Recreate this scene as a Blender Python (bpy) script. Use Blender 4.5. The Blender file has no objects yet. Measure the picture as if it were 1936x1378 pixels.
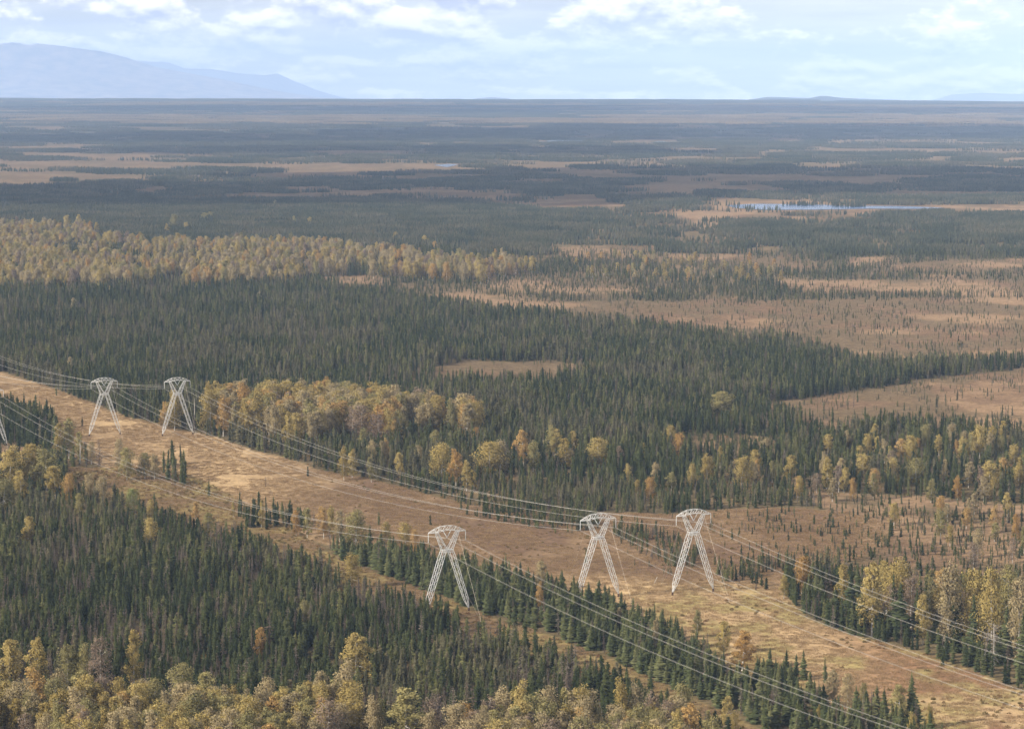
import bpy, math, random
import numpy as np
from mathutils import Vector, Matrix

random.seed(7)
RNG = np.random.default_rng(11)
sc = bpy.context.scene
COL = sc.collection

# ------------------------------------------------------------------ camera
PW, PH, FPX = 1936.0, 1378.0, 5300.0
CAM_H, PITCH, ROLL = 150.0, math.atan((689 - 181) / 5300.0), math.radians(0.16)
cam_data = bpy.data.cameras.new('camera')
cam = bpy.data.objects.new('camera', cam_data)
COL.objects.link(cam)
sc.camera = cam
cam_data.sensor_width = 36.0
cam_data.lens = FPX / PW * 36.0
cam_data.clip_start, cam_data.clip_end = 1.0, 200000.0
cam.location = (0, 0, CAM_H)
cam.rotation_euler = (Matrix.Rotation(math.pi / 2 - PITCH, 3, 'X') @ Matrix.Rotation(ROLL, 3, 'Z')).to_euler()

# ------------------------------------------------------------------ sun, sky, exposure
SUN_EL = math.radians(29)
SUN_AZ = Vector((-0.86, -0.51, 0)).normalized()
SUN_DIR = Vector((SUN_AZ.x * math.cos(SUN_EL), SUN_AZ.y * math.cos(SUN_EL), math.sin(SUN_EL)))
sun_data = bpy.data.lights.new('sun', 'SUN')
sun_data.energy, sun_data.angle, sun_data.color = 5.0, math.radians(0.55), (1.0, 0.905, 0.77)
sun = bpy.data.objects.new('sun', sun_data)
COL.objects.link(sun)
sun.rotation_euler = SUN_DIR.to_track_quat('Z', 'Y').to_euler()
sun.location = (0, 0, 400)

sc.view_settings.view_transform = 'Standard'
sc.view_settings.look = 'None'
sc.view_settings.gamma = 1.0
sc.view_settings.exposure = 0.5
sc.cycles.max_bounces = 6
sc.cycles.diffuse_bounces = 2
sc.cycles.glossy_bounces = 2
sc.cycles.transmission_bounces = 2
sc.cycles.volume_bounces = 5
sc.cycles.use_denoising = True


class NT:
    """small helper to wire shader nodes"""
    def __init__(self, tree):
        self.t = tree
        tree.nodes.clear()

    def n(self, kind, **kw):
        nd = self.t.nodes.new(kind)
        for k, v in kw.items():
            if k.startswith('i_'):
                key = k[2:]
                s = nd.inputs[int(key)] if key.isdigit() else nd.inputs[key.replace('_', ' ')]
                if isinstance(v, bpy.types.NodeSocket):
                    self.t.links.new(v, s)
                else:
                    s.default_value = v
            else:
                setattr(nd, k, v)
        return nd

    def m(self, op, a, b=0.0, c=0.0, clamp=False):
        nd = self.t.nodes.new('ShaderNodeMath')
        nd.operation, nd.use_clamp = op, clamp
        for s, v in zip(nd.inputs, (a, b, c)):
            if isinstance(v, bpy.types.NodeSocket):
                self.t.links.new(v, s)
            else:
                s.default_value = v
        return nd.outputs[0]

    def mix(self, f, a, b, blend='MIX'):
        nd = self.t.nodes.new('ShaderNodeMix')
        nd.data_type, nd.blend_type = 'RGBA', blend
        for s, v in ((nd.inputs[0], f), (nd.inputs[6], a), (nd.inputs[7], b)):
            if isinstance(v, bpy.types.NodeSocket):
                self.t.links.new(v, s)
            else:
                s.default_value = v if not isinstance(v, tuple) else (*v[:3], 1)
        return nd.outputs[2]

    def ramp(self, f, stops, interp='LINEAR'):
        nd = self.t.nodes.new('ShaderNodeValToRGB')
        cr = nd.color_ramp
        cr.interpolation = interp
        while len(cr.elements) < len(stops):
            cr.elements.new(0.5)
        for e, (p, c) in zip(cr.elements, stops):
            e.position = p
            e.color = (*c, 1) if isinstance(c, tuple) else (c, c, c, 1)
        self.t.links.new(f, nd.inputs[0])
        return nd.outputs[0]

    def link(self, a, b):
        self.t.links.new(a, b)


world = bpy.data.worlds.new('World')
sc.world = world
world.use_nodes = True
w = NT(world.node_tree)
sky = w.n('ShaderNodeTexSky', sky_type='NISHITA', sun_disc=False, sun_elevation=SUN_EL,
          sun_rotation=math.atan2(SUN_AZ.x, SUN_AZ.y), altitude=150.0, air_density=1.0, dust_density=1.2, ozone_density=1.5)
tc = w.n('ShaderNodeTexCoord')
sx = w.n('ShaderNodeSeparateXYZ', i_0=tc.outputs['Generated'])
el = w.m('MULTIPLY', w.m('ARCSINE', sx.outputs[2]), 57.3)
elp = w.m('MAXIMUM', el, 0.0)
# clouds stand taller the higher they are in the sky
vv = w.m('MULTIPLY', w.m('LOGARITHM', w.m('ADD', w.m('MULTIPLY', elp, 0.55), 1.0), 2.71828), 3.6)


def cloud_noise(dv, k=1.0, seed=0.0, detail=8.0, sk=1.0):
    v = w.n('ShaderNodeCombineXYZ', i_0=w.m('MULTIPLY', sx.outputs[0], 30.0 * k), i_1=w.m('ADD', w.m('MULTIPLY', sx.outputs[1], 30.0 * k), 7.3 + seed),
            i_2=w.m('ADD', w.m('MULTIPLY', vv, k * sk), 1.1 + dv + seed))
    nz = w.n('ShaderNodeTexNoise', i_Vector=v.outputs[0], i_Scale=1.0, i_Detail=detail, i_Roughness=0.54, i_Lacunarity=2.1)
    return nz.outputs[0]


n0 = cloud_noise(0)
n1 = cloud_noise(0.20)
n2 = cloud_noise(0, 0.3, 5.0, 3.0)      # broad banks of cloud and clear gaps between them
cover = w.ramp(w.m('ADD', n0, w.m('MULTIPLY', w.m('SUBTRACT', n2, 0.5), 0.35)), [(0.46, 0.0), (0.56, 1.0)], 'EASE')
lit = w.m('ADD', w.m('MULTIPLY', w.m('SUBTRACT', n0, n1), 6.0), 0.5, clamp=True)
ccol = w.mix(lit, (8.2, 8.1, 10.2), (26.0, 23.6, 19.0))
# thin high veil
veil = cloud_noise(0, 0.4, 11.0, 5.0, 5.0)
veilf = w.m('MULTIPLY', w.ramp(veil, [(0.35, 0.42), (0.7, 0.85)]), w.m('POWER', 2.718, w.m('MULTIPLY', elp, -0.12)))
base = w.mix(veilf, sky.outputs[0], (19.5, 18.4, 17.2))
skyc = w.mix(w.m('MULTIPLY', cover, 0.92), base, ccol)
bg = w.n('ShaderNodeBackground', i_Color=skyc, i_Strength=0.080)
wo = w.n('ShaderNodeOutputWorld', i_Surface=bg.outputs[0])

# ------------------------------------------------------------------ helpers: maths
CR = np.array(cam.rotation_euler.to_matrix())


def smooth(x, a, b):
    t = np.clip((x - a) / (b - a), 0, 1)
    return t * t * (3 - 2 * t)


def _h(ix, iy, seed):
    with np.errstate(over='ignore'):
        h = (ix.astype(np.int64).astype(np.uint32) * np.uint32(374761393)
             + iy.astype(np.int64).astype(np.uint32) * np.uint32(668265263) + np.uint32(seed * 2654435 + 97))
        h = (h ^ (h >> np.uint32(13))) * np.uint32(1274126177)
        h = h ^ (h >> np.uint32(16))
    return h.astype(np.float64) / 4294967295.0


def vnoise(x, y, seed=0):
    x, y = np.asarray(x, float), np.asarray(y, float)
    ix, iy = np.floor(x), np.floor(y)
    fx, fy = x - ix, y - iy
    fx, fy = fx * fx * (3 - 2 * fx), fy * fy * (3 - 2 * fy)
    a, b = _h(ix, iy, seed), _h(ix + 1, iy, seed)
    c, d = _h(ix, iy + 1, seed), _h(ix + 1, iy + 1, seed)
    return (a * (1 - fx) + b * fx) * (1 - fy) + (c * (1 - fx) + d * fx) * fy


def fbm(x, y, octv=4, seed=0):
    s, amp, tot = 0.0, 0.5, 0.0
    for o in range(octv):
        s = s + amp * vnoise(np.asarray(x) * 2 ** o + 13.1 * o, np.asarray(y) * 2 ** o - 7.7 * o, seed + o)
        tot += amp
        amp *= 0.5
    return s / tot


def rise(Y):
    """the far plain climbs gently to a low rim, the horizon"""
    return 104.0 * smooth(np.asarray(Y, float), 8500, 27500) ** 1.1


def terr(X, Y):
    X, Y = np.asarray(X, float), np.asarray(Y, float)
    near = 1 - smooth(Y, 2300, 3100)
    far = smooth(Y, 14000, 21000)
    return rise(Y) + near * 1.5 * (fbm(X / 120, Y / 120, 3, 5) - 0.5) + far * 26.0 * (fbm(X / 1100, Y / 900, 4, 6) - 0.5)


def project(X, Y, Z):
    P = np.stack([np.asarray(X, float), np.asarray(Y, float), np.asarray(Z, float) - CAM_H], 0)
    c = CR.T @ P.reshape(3, -1)
    d = np.maximum(-c[2], 1e-3)
    return (968 + FPX * c[0] / d).reshape(P.shape[1:]), (689 - FPX * c[1] / d).reshape(P.shape[1:])


def ground_at(px, py):
    """the point of the terrain that is seen at photo pixel px, py"""
    d = CR @ np.array([(px - 968) / FPX, -(py - 689) / FPX, -1.0])
    sl, lat = -d[2] / d[1], d[0] / d[1]
    lo, hi = 50.0, 27400.0
    for _ in range(60):
        m = 0.5 * (lo + hi)
        if CAM_H - sl * m - float(rise(m)) > 0:
            lo = m
        else:
            hi = m
    return lat * lo, lo


def inside(px, py, poly):
    r = np.zeros(np.shape(px), bool)
    n = len(poly)
    for i in range(n):
        x1, y1 = poly[i]
        x2, y2 = poly[(i + 1) % n]
        if y1 == y2:
            continue
        c = ((y1 > py) != (y2 > py)) & (px < (x2 - x1) * (py - y1) / (y2 - y1) + x1)
        r ^= c
    return r


# ------------------------------------------------------------------ helpers: objects
def mesh_obj(name, verts, faces, mats, parent=None, fmat=None, smooth_shade=False, link=True, normals=None):
    me = bpy.data.meshes.new(name)
    me.from_pydata([tuple(v) for v in verts], [], [tuple(f) for f in faces])
    for m_ in (mats if isinstance(mats, (list, tuple)) else [mats]):
        me.materials.append(m_)
    if fmat is not None:
        me.polygons.foreach_set('material_index', np.asarray(fmat, np.int32))
    if smooth_shade:
        me.polygons.foreach_set('use_smooth', np.ones(len(me.polygons), bool))
    if normals is not None:
        me.normals_split_custom_set_from_vertices([tuple(n) for n in normals])
    o = bpy.data.objects.new(name, me)
    if link:
        COL.objects.link(o)
    o.parent = parent
    return o


def empty(name, loc, rz=0.0):
    o = bpy.data.objects.new(name, None)
    o.empty_display_size = 0.5
    COL.objects.link(o)
    o.location, o.rotation_euler = loc, (0, 0, rz)
    return o


def tag(o, label=None, cat=None, group=None, kind=None):
    if label:
        o['label'] = label
    if cat:
        o['category'] = cat
    if group:
        o['group'] = group
    if kind:
        o['kind'] = kind
    return o


def bars(lst):
    """square bars between pairs of points: lst of (p, q, width)"""
    V, F = [], []
    for p, q, wd in lst:
        p, q = Vector(p), Vector(q)
        d = (q - p).normalized()
        a = d.cross(Vector((0, 0, 1)) if abs(d.z) < 0.95 else Vector((1, 0, 0))).normalized() * wd * 0.5
        b = d.cross(a).normalized() * wd * 0.5
        k = len(V)
        for e in (p, q):
            V += [e + a + b, e - a + b, e - a - b, e + a - b]
        F += [(k, k + 1, k + 2, k + 3), (k + 7, k + 6, k + 5, k + 4)]
        F += [(k + i, k + 4 + i, k + 4 + (i + 1) % 4, k + (i + 1) % 4) for i in range(4)]
    return V, F


def tube(pts, rad, sides=5):
    V, F = [], []
    n = len(pts)
    for i, p in enumerate(pts):
        p = Vector(p)
        d = (Vector(pts[min(i + 1, n - 1)]) - Vector(pts[max(i - 1, 0)])).normalized()
        a = d.cross(Vector((0, 0, 1)) if abs(d.z) < 0.95 else Vector((1, 0, 0))).normalized()
        b = d.cross(a).normalized()
        r = rad[i] if isinstance(rad, (list, tuple)) else rad
        for s in range(sides):
            t = 2 * math.pi * s / sides
            V.append(p + (a * math.cos(t) + b * math.sin(t)) * r)
    for i in range(n - 1):
        for s in range(sides):
            s2 = (s + 1) % sides
            F.append((i * sides + s, i * sides + s2, (i + 1) * sides + s2, (i + 1) * sides + s))
    F.append(tuple(range(sides))[::-1])
    F.append(tuple((n - 1) * sides + s for s in range(sides)))
    return V, F


def merge(*vf):
    V, F, M = [], [], []
    for k, (v, f) in enumerate(vf):
        o = len(V)
        V += list(v)
        F += [tuple(i + o for i in ff) for ff in f]
        M += [k] * len(f)
    return V, F, M


# ------------------------------------------------------------------ materials
def mat(name):
    m_ = bpy.data.materials.new(name)
    m_.use_nodes = True
    return m_, NT(m_.node_tree)


def leaf_material(name, stops, noise=0.35, transl=0.3, nscale=0.9):
    """foliage: colour picked per tree from the ramp, mottled within the crown"""
    m_, t = mat(name)
    oi = t.n('ShaderNodeObjectInfo')
    c = t.ramp(oi.outputs['Random'], stops)
    co = t.n('ShaderNodeTexCoord')
    nz = t.n('ShaderNodeTexNoise', i_Vector=co.outputs['Object'], i_Scale=nscale, i_Detail=2.0)
    f = t.n('ShaderNodeMapRange', i_0=nz.outputs[0], i_1=0.3, i_2=0.7, i_3=1 - noise, i_4=1 + noise)
    c2 = t.n('ShaderNodeVectorMath', operation='SCALE', i_0=c, i_3=f.outputs[0])
    d = t.n('ShaderNodeBsdfDiffuse', i_Color=c2.outputs[0], i_Roughness=0.8)
    if transl > 0:
        tr = t.n('ShaderNodeBsdfTranslucent', i_Color=c2.outputs[0])
        mx = t.n('ShaderNodeMixShader', i_0=transl, i_1=d.outputs[0], i_2=tr.outputs[0])
        out = mx.outputs[0]
    else:
        out = d.outputs[0]
    t.n('ShaderNodeOutputMaterial', i_Surface=out)
    return m_


def plain(name, col, rough=0.7, metal=0.0, noise=0.2, scale=1.0):
    m_, t = mat(name)
    co = t.n('ShaderNodeTexCoord')
    nz = t.n('ShaderNodeTexNoise', i_Vector=co.outputs['Object'], i_Scale=scale, i_Detail=3.0)
    a = tuple(v * (1 - noise) for v in col)
    b = tuple(min(1, v * (1 + noise)) for v in col)
    c = t.ramp(nz.outputs[0], [(0.3, a), (0.7, b)])
    p = t.n('ShaderNodeBsdfPrincipled', i_Base_Color=c, i_Roughness=rough, i_Metallic=metal)
    t.n('ShaderNodeOutputMaterial', i_Surface=p.outputs[0])
    return m_


M_SPRUCE = [leaf_material('spruce_needles_%d' % i, st, 0.45, 0.0, 1.6) for i, st in enumerate((
    [(0.0, (0.020, 0.027, 0.013)), (0.5, (0.040, 0.049, 0.020)), (1.0, (0.066, 0.072, 0.030))],
    [(0.0, (0.042, 0.049, 0.020)), (0.5, (0.076, 0.081, 0.032)), (1.0, (0.115, 0.112, 0.046))],
    [(0.0, (0.050, 0.050, 0.029)), (0.5, (0.082, 0.078, 0.043)), (1.0, (0.125, 0.110, 0.064))]))]
M_FARBIRCH = leaf_material('far_birch_leaves', [(0.0, (0.13, 0.095, 0.055)), (1.0, (0.23, 0.165, 0.085))], 0.3, 0.1, 0.3)
M_FARSPRUCE = leaf_material('lightened_far_spruce', [(0.0, (0.040, 0.048, 0.028)), (0.5, (0.066, 0.070, 0.040)), (1.0, (0.100, 0.090, 0.056))], 0.35, 0.0, 0.4)  # olive grey needles; sunlit brightness of the far woods put into the colour
M_WSPRUCE = leaf_material('white_spruce_needles', [(0.0, (0.042, 0.053, 0.024)), (0.5, (0.078, 0.088, 0.038)), (1.0, (0.120, 0.120, 0.054))], 0.3, 0.0)
M_DEADN = leaf_material('dead_needles', [(0.0, (0.085, 0.066, 0.052)), (0.5, (0.105, 0.080, 0.062)), (1.0, (0.15, 0.125, 0.10))], 0.3, 0.0)
M_BARK = plain('spruce_bark', (0.085, 0.065, 0.05), 0.9)
M_BIRCHBARK = plain('birch_bark', (0.52, 0.48, 0.42), 0.8, 0, 0.45, 2.5)
M_DEADWOOD = plain('weathered_deadwood', (0.46, 0.42, 0.36), 0.9, 0, 0.3, 1.5)
BIRCH_COL = {
    'g': [(0.0, (0.346, 0.265, 0.096)), (0.5, (0.407, 0.318, 0.119)), (1.0, (0.468, 0.368, 0.144))],
    'o': [(0.0, (0.418, 0.258, 0.091)), (0.5, (0.458, 0.298, 0.112)), (1.0, (0.489, 0.338, 0.144))],
    'y': [(0.0, (0.239, 0.214, 0.096)), (0.5, (0.295, 0.259, 0.112)), (1.0, (0.346, 0.299, 0.127))],
    'l': [(0.0, (0.234, 0.253, 0.096)), (1.0, (0.295, 0.303, 0.117))],
    'r': [(0.0, (0.234, 0.176, 0.133)), (1.0, (0.295, 0.222, 0.155))],
    'p': [(0.0, (0.325, 0.265, 0.149)), (1.0, (0.427, 0.343, 0.191))],
}
M_BIRCH = {k: leaf_material('birch_leaves_' + k, v, 0.25, 0.34, 0.7) for k, v in BIRCH_COL.items()}
M_SHRUB = leaf_material('shrub_leaves', [(0.0, (0.15, 0.115, 0.05)), (0.3, (0.20, 0.15, 0.06)), (0.55, (0.25, 0.165, 0.075)), (0.8, (0.20, 0.115, 0.06)),
                                         (1.0, (0.27, 0.20, 0.075))], 0.2, 0.25)
M_GRASS = leaf_material('dry_grass', [(0.0, (0.24, 0.155, 0.080)), (0.5, (0.31, 0.21, 0.11)), (1.0, (0.37, 0.26, 0.145))], 0.2, 0.3)
M_STEEL = plain('galvanised_steel', (0.68, 0.67, 0.645), 0.5, 0.1, 0.18, 0.8)
M_WIRE = plain('aluminium_cable', (0.45, 0.425, 0.38), 0.5, 0.1, 0.05, 0.2)
M_GUY = plain('steel_guy', (0.5, 0.44, 0.36), 0.5, 0.2, 0.05, 0.2)
M_INSUL = plain('grey_porcelain', (0.60, 0.61, 0.60), 0.3, 0.0, 0.1, 3.0)
M_RUST = plain('rusted_pipe', (0.07, 0.035, 0.02), 0.85, 0.0, 0.3, 2.0)

# ------------------------------------------------------------------ land cover, drawn on the ground in photo pixels
FIELD = [(-320, 628), (0, 706), (100, 735), (170, 762), (230, 788), (310, 806), (380, 822), (440, 838), (510, 856), (600, 886), (690, 903), (760, 927),
         (830, 944), (930, 962), (1050, 968), (1280, 968), (1400, 962), (1520, 958), (1620, 966), (1690, 985), (1690, 1015), (1640, 1050), (1570, 1075), (1510, 1095),
         (1490, 1118), (1530, 1165), (1620, 1196), (1700, 1218), (1790, 1246), (1870, 1280), (1936, 1310), (2230, 1420), (2230, 1640), (1850, 1480), (1770, 1400),
         (1660, 1352), (1500, 1300), (1400, 1262), (1300, 1222), (1200, 1186), (1100, 1146), (900, 1092), (700, 1052), (560, 1012), (450, 1000), (330, 930),
         (250, 900), (160, 872), (105, 850), (100, 800), (60, 786), (0, 776), (-320, 715)]
STRIP = [(110, 880), (330, 885), (450, 945), (560, 1000), (640, 1052), (760, 1106), (880, 1150), (1000, 1188), (1100, 1226), (1200, 1266), (1350, 1332), (1450, 1382),
         (1700, 1500), (1500, 1520), (1400, 1430), (1290, 1368), (1150, 1300), (1000, 1240), (880, 1198), (760, 1146), (640, 1098), (560, 1062), (450, 1030), (350, 1006),
         (250, 972), (190, 942), (130, 920)]
ROW = [(540, 1000), (700, 1048), (900, 1088), (1100, 1142), (1300, 1218), (1500, 1296), (1660, 1348), (1770, 1400), (1850, 1480), (1700, 1500), (1450, 1382), (1350, 1332),
       (1200, 1266), (1000, 1188), (880, 1150), (760, 1106), (640, 1052), (560, 1014)]
BOGS = [   # polygon, tree density left on it
    ([(806, 697), (880, 683), (1000, 684), (1112, 691), (1124, 703), (1000, 727), (860, 726), (812, 715)], 0.0),
    ([(2230, 668), (1936, 694), (1800, 712), (1650, 735), (1520, 752), (1440, 765), (1470, 780), (1540, 792), (1530, 805), (1570, 822), (1630, 826), (1690, 803),
      (1800, 812), (1936, 818), (2230, 822)], 0.015),
    ([(2230, 556), (1936, 562), (1640, 566), (1480, 570), (1290, 571), (1100, 590), (1080, 606), (1250, 622), (1400, 638), (1560, 656), (1640, 690), (1720, 690), (1936, 670),
      (2230, 664)], 0.02),
    ([(1470, 530), (1650, 529), (1936, 527), (2230, 525), (2230, 562), (1936, 560), (1700, 557), (1500, 549)], 0.02),
    ([(765, 560), (850, 554), (960, 559), (1060, 572), (1200, 569), (1400, 564), (1400, 582), (1200, 596), (1060, 602), (980, 585), (860, 580)], 0.05),
    ([(920, 532), (1020, 520), (1180, 545), (1240, 556), (1130, 566), (980, 552)], 0.12),
    ([(600, 524), (700, 521), (740, 530), (660, 542), (610, 536)], 0.05),
    ([(1690, 500), (1850, 492), (1936, 488), (2230, 485), (2230, 512), (1850, 516), (1700, 512)], 0.02),
    ([(1340, 455), (1420, 453), (1440, 466), (1340, 470)], 0.05),
    ([(1215, 458), (1265, 456), (1270, 470), (1215, 472)], 0.05),
    ([(1620, 487), (1700, 485), (1700, 500), (1620, 503)], 0.05),
    ([(1180, 404), (1280, 394), (1380, 383), (1480, 382), (1640, 388), (1800, 388), (1800, 404), (1560, 406), (1450, 420), (1250, 422)], 0.2),
    ([(1780, 388), (1936, 386), (2230, 384), (2230, 406), (1800, 406)], 0.02),
    ([(930, 384), (1100, 380), (1240, 388), (1180, 402), (1000, 400)], 0.10),
    ([(540, 316), (620, 309), (860, 311), (900, 322), (700, 332), (560, 334)], 0.0),
    ([(-200, 308), (150, 304), (185, 316), (0, 318), (-200, 316)], 0.12),
    ([(150, 320), (260, 304), (320, 308), (210, 326)], 0.15),
    ([(-200, 344), (60, 343), (140, 350), (0, 355), (-200, 356)], 0.10),
    ([(240, 356), (310, 354), (340, 363), (250, 369)], 0.03),
    ([(700, 358), (860, 354), (900, 366), (720, 372)], 0.05),
    ([(-320, 836), (20, 838), (60, 846), (104, 850), (112, 880), (-320, 892)], 0.0),
    ([(1240, 764), (1330, 758), (1350, 770), (1260, 778)], 0.1),
]
SCRUB = [   # polygon, multiplier of the density, multiplier of the height
    ([(640, 900), (900, 905), (1250, 905), (1500, 925), (1640, 960), (1500, 965), (1280, 972), (1050, 972), (930, 966), (760, 930)], 0.9, 0.66),
    ([(1500, 925), (1700, 935), (1950, 955), (2230, 965), (2230, 1140), (1936, 1128), (1700, 1118), (1550, 1100), (1640, 1050), (1690, 1010)], 0.19, 0.5),
    ([(1280, 830), (2230, 830), (2230, 960), (1700, 940), (1280, 910)], 0.75, 1.0),
    ([(1280, 820), (1480, 826), (1480, 862), (1300, 860)], 0.3, 0.6),
    ([(600, 535), (980, 540), (980, 560), (700, 552)], 0.5, 0.8),
    ([(640, 545), (900, 470), (1250, 395), (2230, 395), (2230, 690), (1700, 690), (1560, 656), (1250, 622), (1080, 606), (800, 575)], 0.85, 0.66),
    ([(-300, 240), (2230, 240), (2230, 395), (1250, 395), (900, 385), (-300, 370)], 0.7, 0.9),
]
LOWSPRUCE = [([(1140, 1000), (1250, 1005), (1330, 1040), (1320, 1075), (1260, 1068), (1180, 1040)], 0.75, 0.55),
             ([(1350, 1065), (1510, 1060), (1520, 1112), (1430, 1118), (1370, 1100)], 0.7, 0.55),
             ([(960, 962), (1110, 964), (1120, 1000), (1040, 1008), (960, 985)], 0.6, 0.6),
             ([(1340, 965), (1660, 965), (1690, 1010), (1560, 1060), (1400, 1050)], 0.12, 0.4),
             ([(420, 955), (600, 985), (570, 1008), (470, 1000)], 0.45, 0.8),
             ([(300, 870), (360, 880), (350, 925), (305, 905)], 0.25, 1.0),
             ([(820, 935), (960, 958), (960, 985), (880, 975)], 0.5, 0.55)]
LEFTCLUMP = [(-320, 775), (0, 785), (60, 793), (98, 810), (104, 848), (60, 846), (20, 838), (-320, 836)]
BIRCH_BELT = [(-320, 440), (0, 436), (160, 440), (230, 468), (420, 472), (560, 470), (700, 488), (930, 494), (1010, 516), (900, 540), (780, 532), (640, 522),
              (560, 540), (430, 547), (300, 546), (150, 552), (0, 550), (-320, 552)]
BIRCH_MID = [(378, 793), (420, 822), (520, 850), (560, 855), (650, 838), (720, 852), (790, 826), (890, 836), (912, 818), (860, 802), (760, 797), (650, 782), (560, 787),
             (450, 785)]
BIRCH_FRONT = [(-320, 1372), (300, 1384), (470, 1392), (600, 1376), (700, 1392), (830, 1450), (960, 1405), (1100, 1410), (1300, 1415), (1350, 1470), (1300, 1620),
               (-320, 1620)]
LAKES = [[(1372, 389), (1420, 386.5), (1530, 387), (1600, 390), (1700, 390.5), (1785, 393.5), (1770, 396), (1640, 395.5), (1545, 397.5), (1440, 397.5), (1390, 394)],
         [(1030, 267), (1060, 264.5), (1102, 266), (1095, 269.5), (1050, 270)],
         [(1232, 269), (1250, 267.5), (1262, 269), (1250, 271.5)],
         [(820, 313), (850, 310.5), (866, 312.5), (845, 317)]]


def cover_at(X, Y):
    """density and height factor of the spruce, open ground 0..1, and warped photo coordinates"""
    amp = 0.0045 * Y
    s = 0.03 * Y
    Xw = X + amp * (fbm(X / s, Y / s, 3, 21) - 0.5) * 2
    Yw = Y + amp * 1.6 * (fbm(X / s, Y / s, 3, 31) - 0.5) * 2
    px, py = project(Xw, Yw, rise(Yw))
    dens = np.ones_like(X)
    hf = np.ones_like(X)
    open_ = np.zeros_like(X)
    # thinning patches inside the stands
    n = fbm(X / 38, Y / 60, 4, 3)
    dens *= 0.72 + 0.5 * smooth(n, 0.35, 0.6)
    dens *= 0.55 + 0.45 * smooth(fbm(X / 9, Y / 15, 3, 13), 0.33, 0.45)
    for poly, dm, hm in SCRUB:
        q = inside(px, py, poly)
        dens[q] *= dm
        hf[q] *= hm
        if dm < .25:
            open_[q] = .8
    # muskeg mosaic of the middle and far plain
    ff = np.clip((Y - 2500) / 5000, 0, 1)
    nf = (0.5 + .1 * ff) * fbm(X / 330, Y / 420, 5, 41) + (0.5 - .1 * ff) * fbm(X / 105, Y / 190, 4, 43)
    nf2 = fbm(X / 90, Y / 140, 3, 45)
    wr = (1 - smooth(py, 500, 560)) * smooth(px, 700, 1150)
    wf = 1 - smooth(py, 362, 400)
    wt = np.maximum(wr * 0.85, wf)
    o = smooth(nf + 0.16 * (nf2 - 0.5) - .045 * (1 - wf), 0.505, 0.55) * wt
    o = np.where(wt > 0, o, 0)
    dens *= 1 - (0.97 - .12 * smooth(Y, 4000, 6500)) * o
    thin = smooth(nf2, 0.42, 0.6) * wt
    dens *= 1 - 0.55 * thin
    open_ = np.maximum(open_, o * (0.6 + 0.4 * thin))
    e1, e2, e3 = fbm(X / 17, Y / 24, 3, 101) - .5, fbm(X / 45, Y / 60, 3, 111) - .5, fbm(X / 17, Y / 24, 3, 121) - .5
    pj = [project(Xw + k1 * 9 + e2 * k2 * .02 * Y, Yw + k3 * 26 + e2 * k2 * .03 * Y, rise(Yw)) for k1, k2, k3 in ((0, 0, 0), (e1, 1, e3), (e3, -1, e1), (e1 - e3, 2, e1 + e3))]
    for poly, dm in BOGS:
        q = sum(inside(a, b, poly).astype(float) for a, b in pj) / 4
        sp = dm * (0.3 + 2.4 * smooth(nf2, 0.45, 0.62))
        dens = dens * (1 - q) + np.minimum(dens, sp) * q
        hf = hf * (1 - .35 * q)
        open_ = np.maximum(open_, q ** .7)
    q = inside(px, py, FIELD) | inside(px, py, STRIP)
    dens[q] = 0.002
    hf[q] = 0.6
    open_[q] = 1.0
    for poly, d_, hm in LOWSPRUCE:
        q = inside(px, py, poly)
        dens[q] = d_ * (0.3 + 1.6 * smooth(fbm(X[q] / 9, Y[q] / 14, 3, 8), 0.42, 0.62))
        hf[q] = hm
    q = inside(px, py, LEFTCLUMP)
    dens[q] = 1.0
    hf[q] = 1.2
    open_[q] = 0
    return dens, hf, open_, px, py


# ------------------------------------------------------------------ ground sheet
ys = np.concatenate([np.linspace(-400, 380, 8), 1.0 / np.linspace(1 / 400.0, 1 / 9000.0, 760), np.linspace(9080, 29000, 260)])
us = np.concatenate([np.linspace(-3.0, -1.32, 12)[:-1], np.linspace(-1.32, 1.32, 400), np.linspace(1.32, 3.0, 12)[1:]])
YY, UU = np.meshgrid(ys, us, indexing='ij')
XX = UU * (0.1826 * np.maximum(YY, 0) + 60)
ZZ = terr(XX, YY)
gd, ghf, gopen, gpx, gpy = cover_at(XX.ravel(), np.maximum(YY.ravel(), 100))
flatX, flatY = XX.ravel(), YY.ravel()


def lerp(a, b, f):
    return a + (b - a) * f[:, None]


tanc, straw, rust, ygreen = np.array((.250, .172, .096)), np.array((.335, .236, .130)), np.array((.120, .077, .048)), np.array((.225, .176, .078))
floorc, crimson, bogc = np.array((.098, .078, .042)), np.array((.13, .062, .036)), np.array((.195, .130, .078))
nA, nB, nC = fbm(flatX / 26, flatY / 40, 4, 51), fbm(flatX / 9, flatY / 16, 4, 61), fbm(flatX / 130, flatY / 200, 3, 71)
nD = fbm(flatX / 60, flatY / 90, 4, 131)
c_far = lerp(np.tile(bogc, (len(flatX), 1)), np.tile(rust, (len(flatX), 1)), smooth(nD, 0.40, 0.58) * 0.9)
c_far = lerp(c_far, np.tile(np.array((.108, .080, .047)), (len(flatX), 1)), smooth(nA * .5 + nD * .5, 0.47, 0.58) * 0.8)
c_far = lerp(c_far, np.tile(np.array((.125, .092, .056)), (len(flatX), 1)), smooth(flatY, 3400, 5200) * .55)
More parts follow.
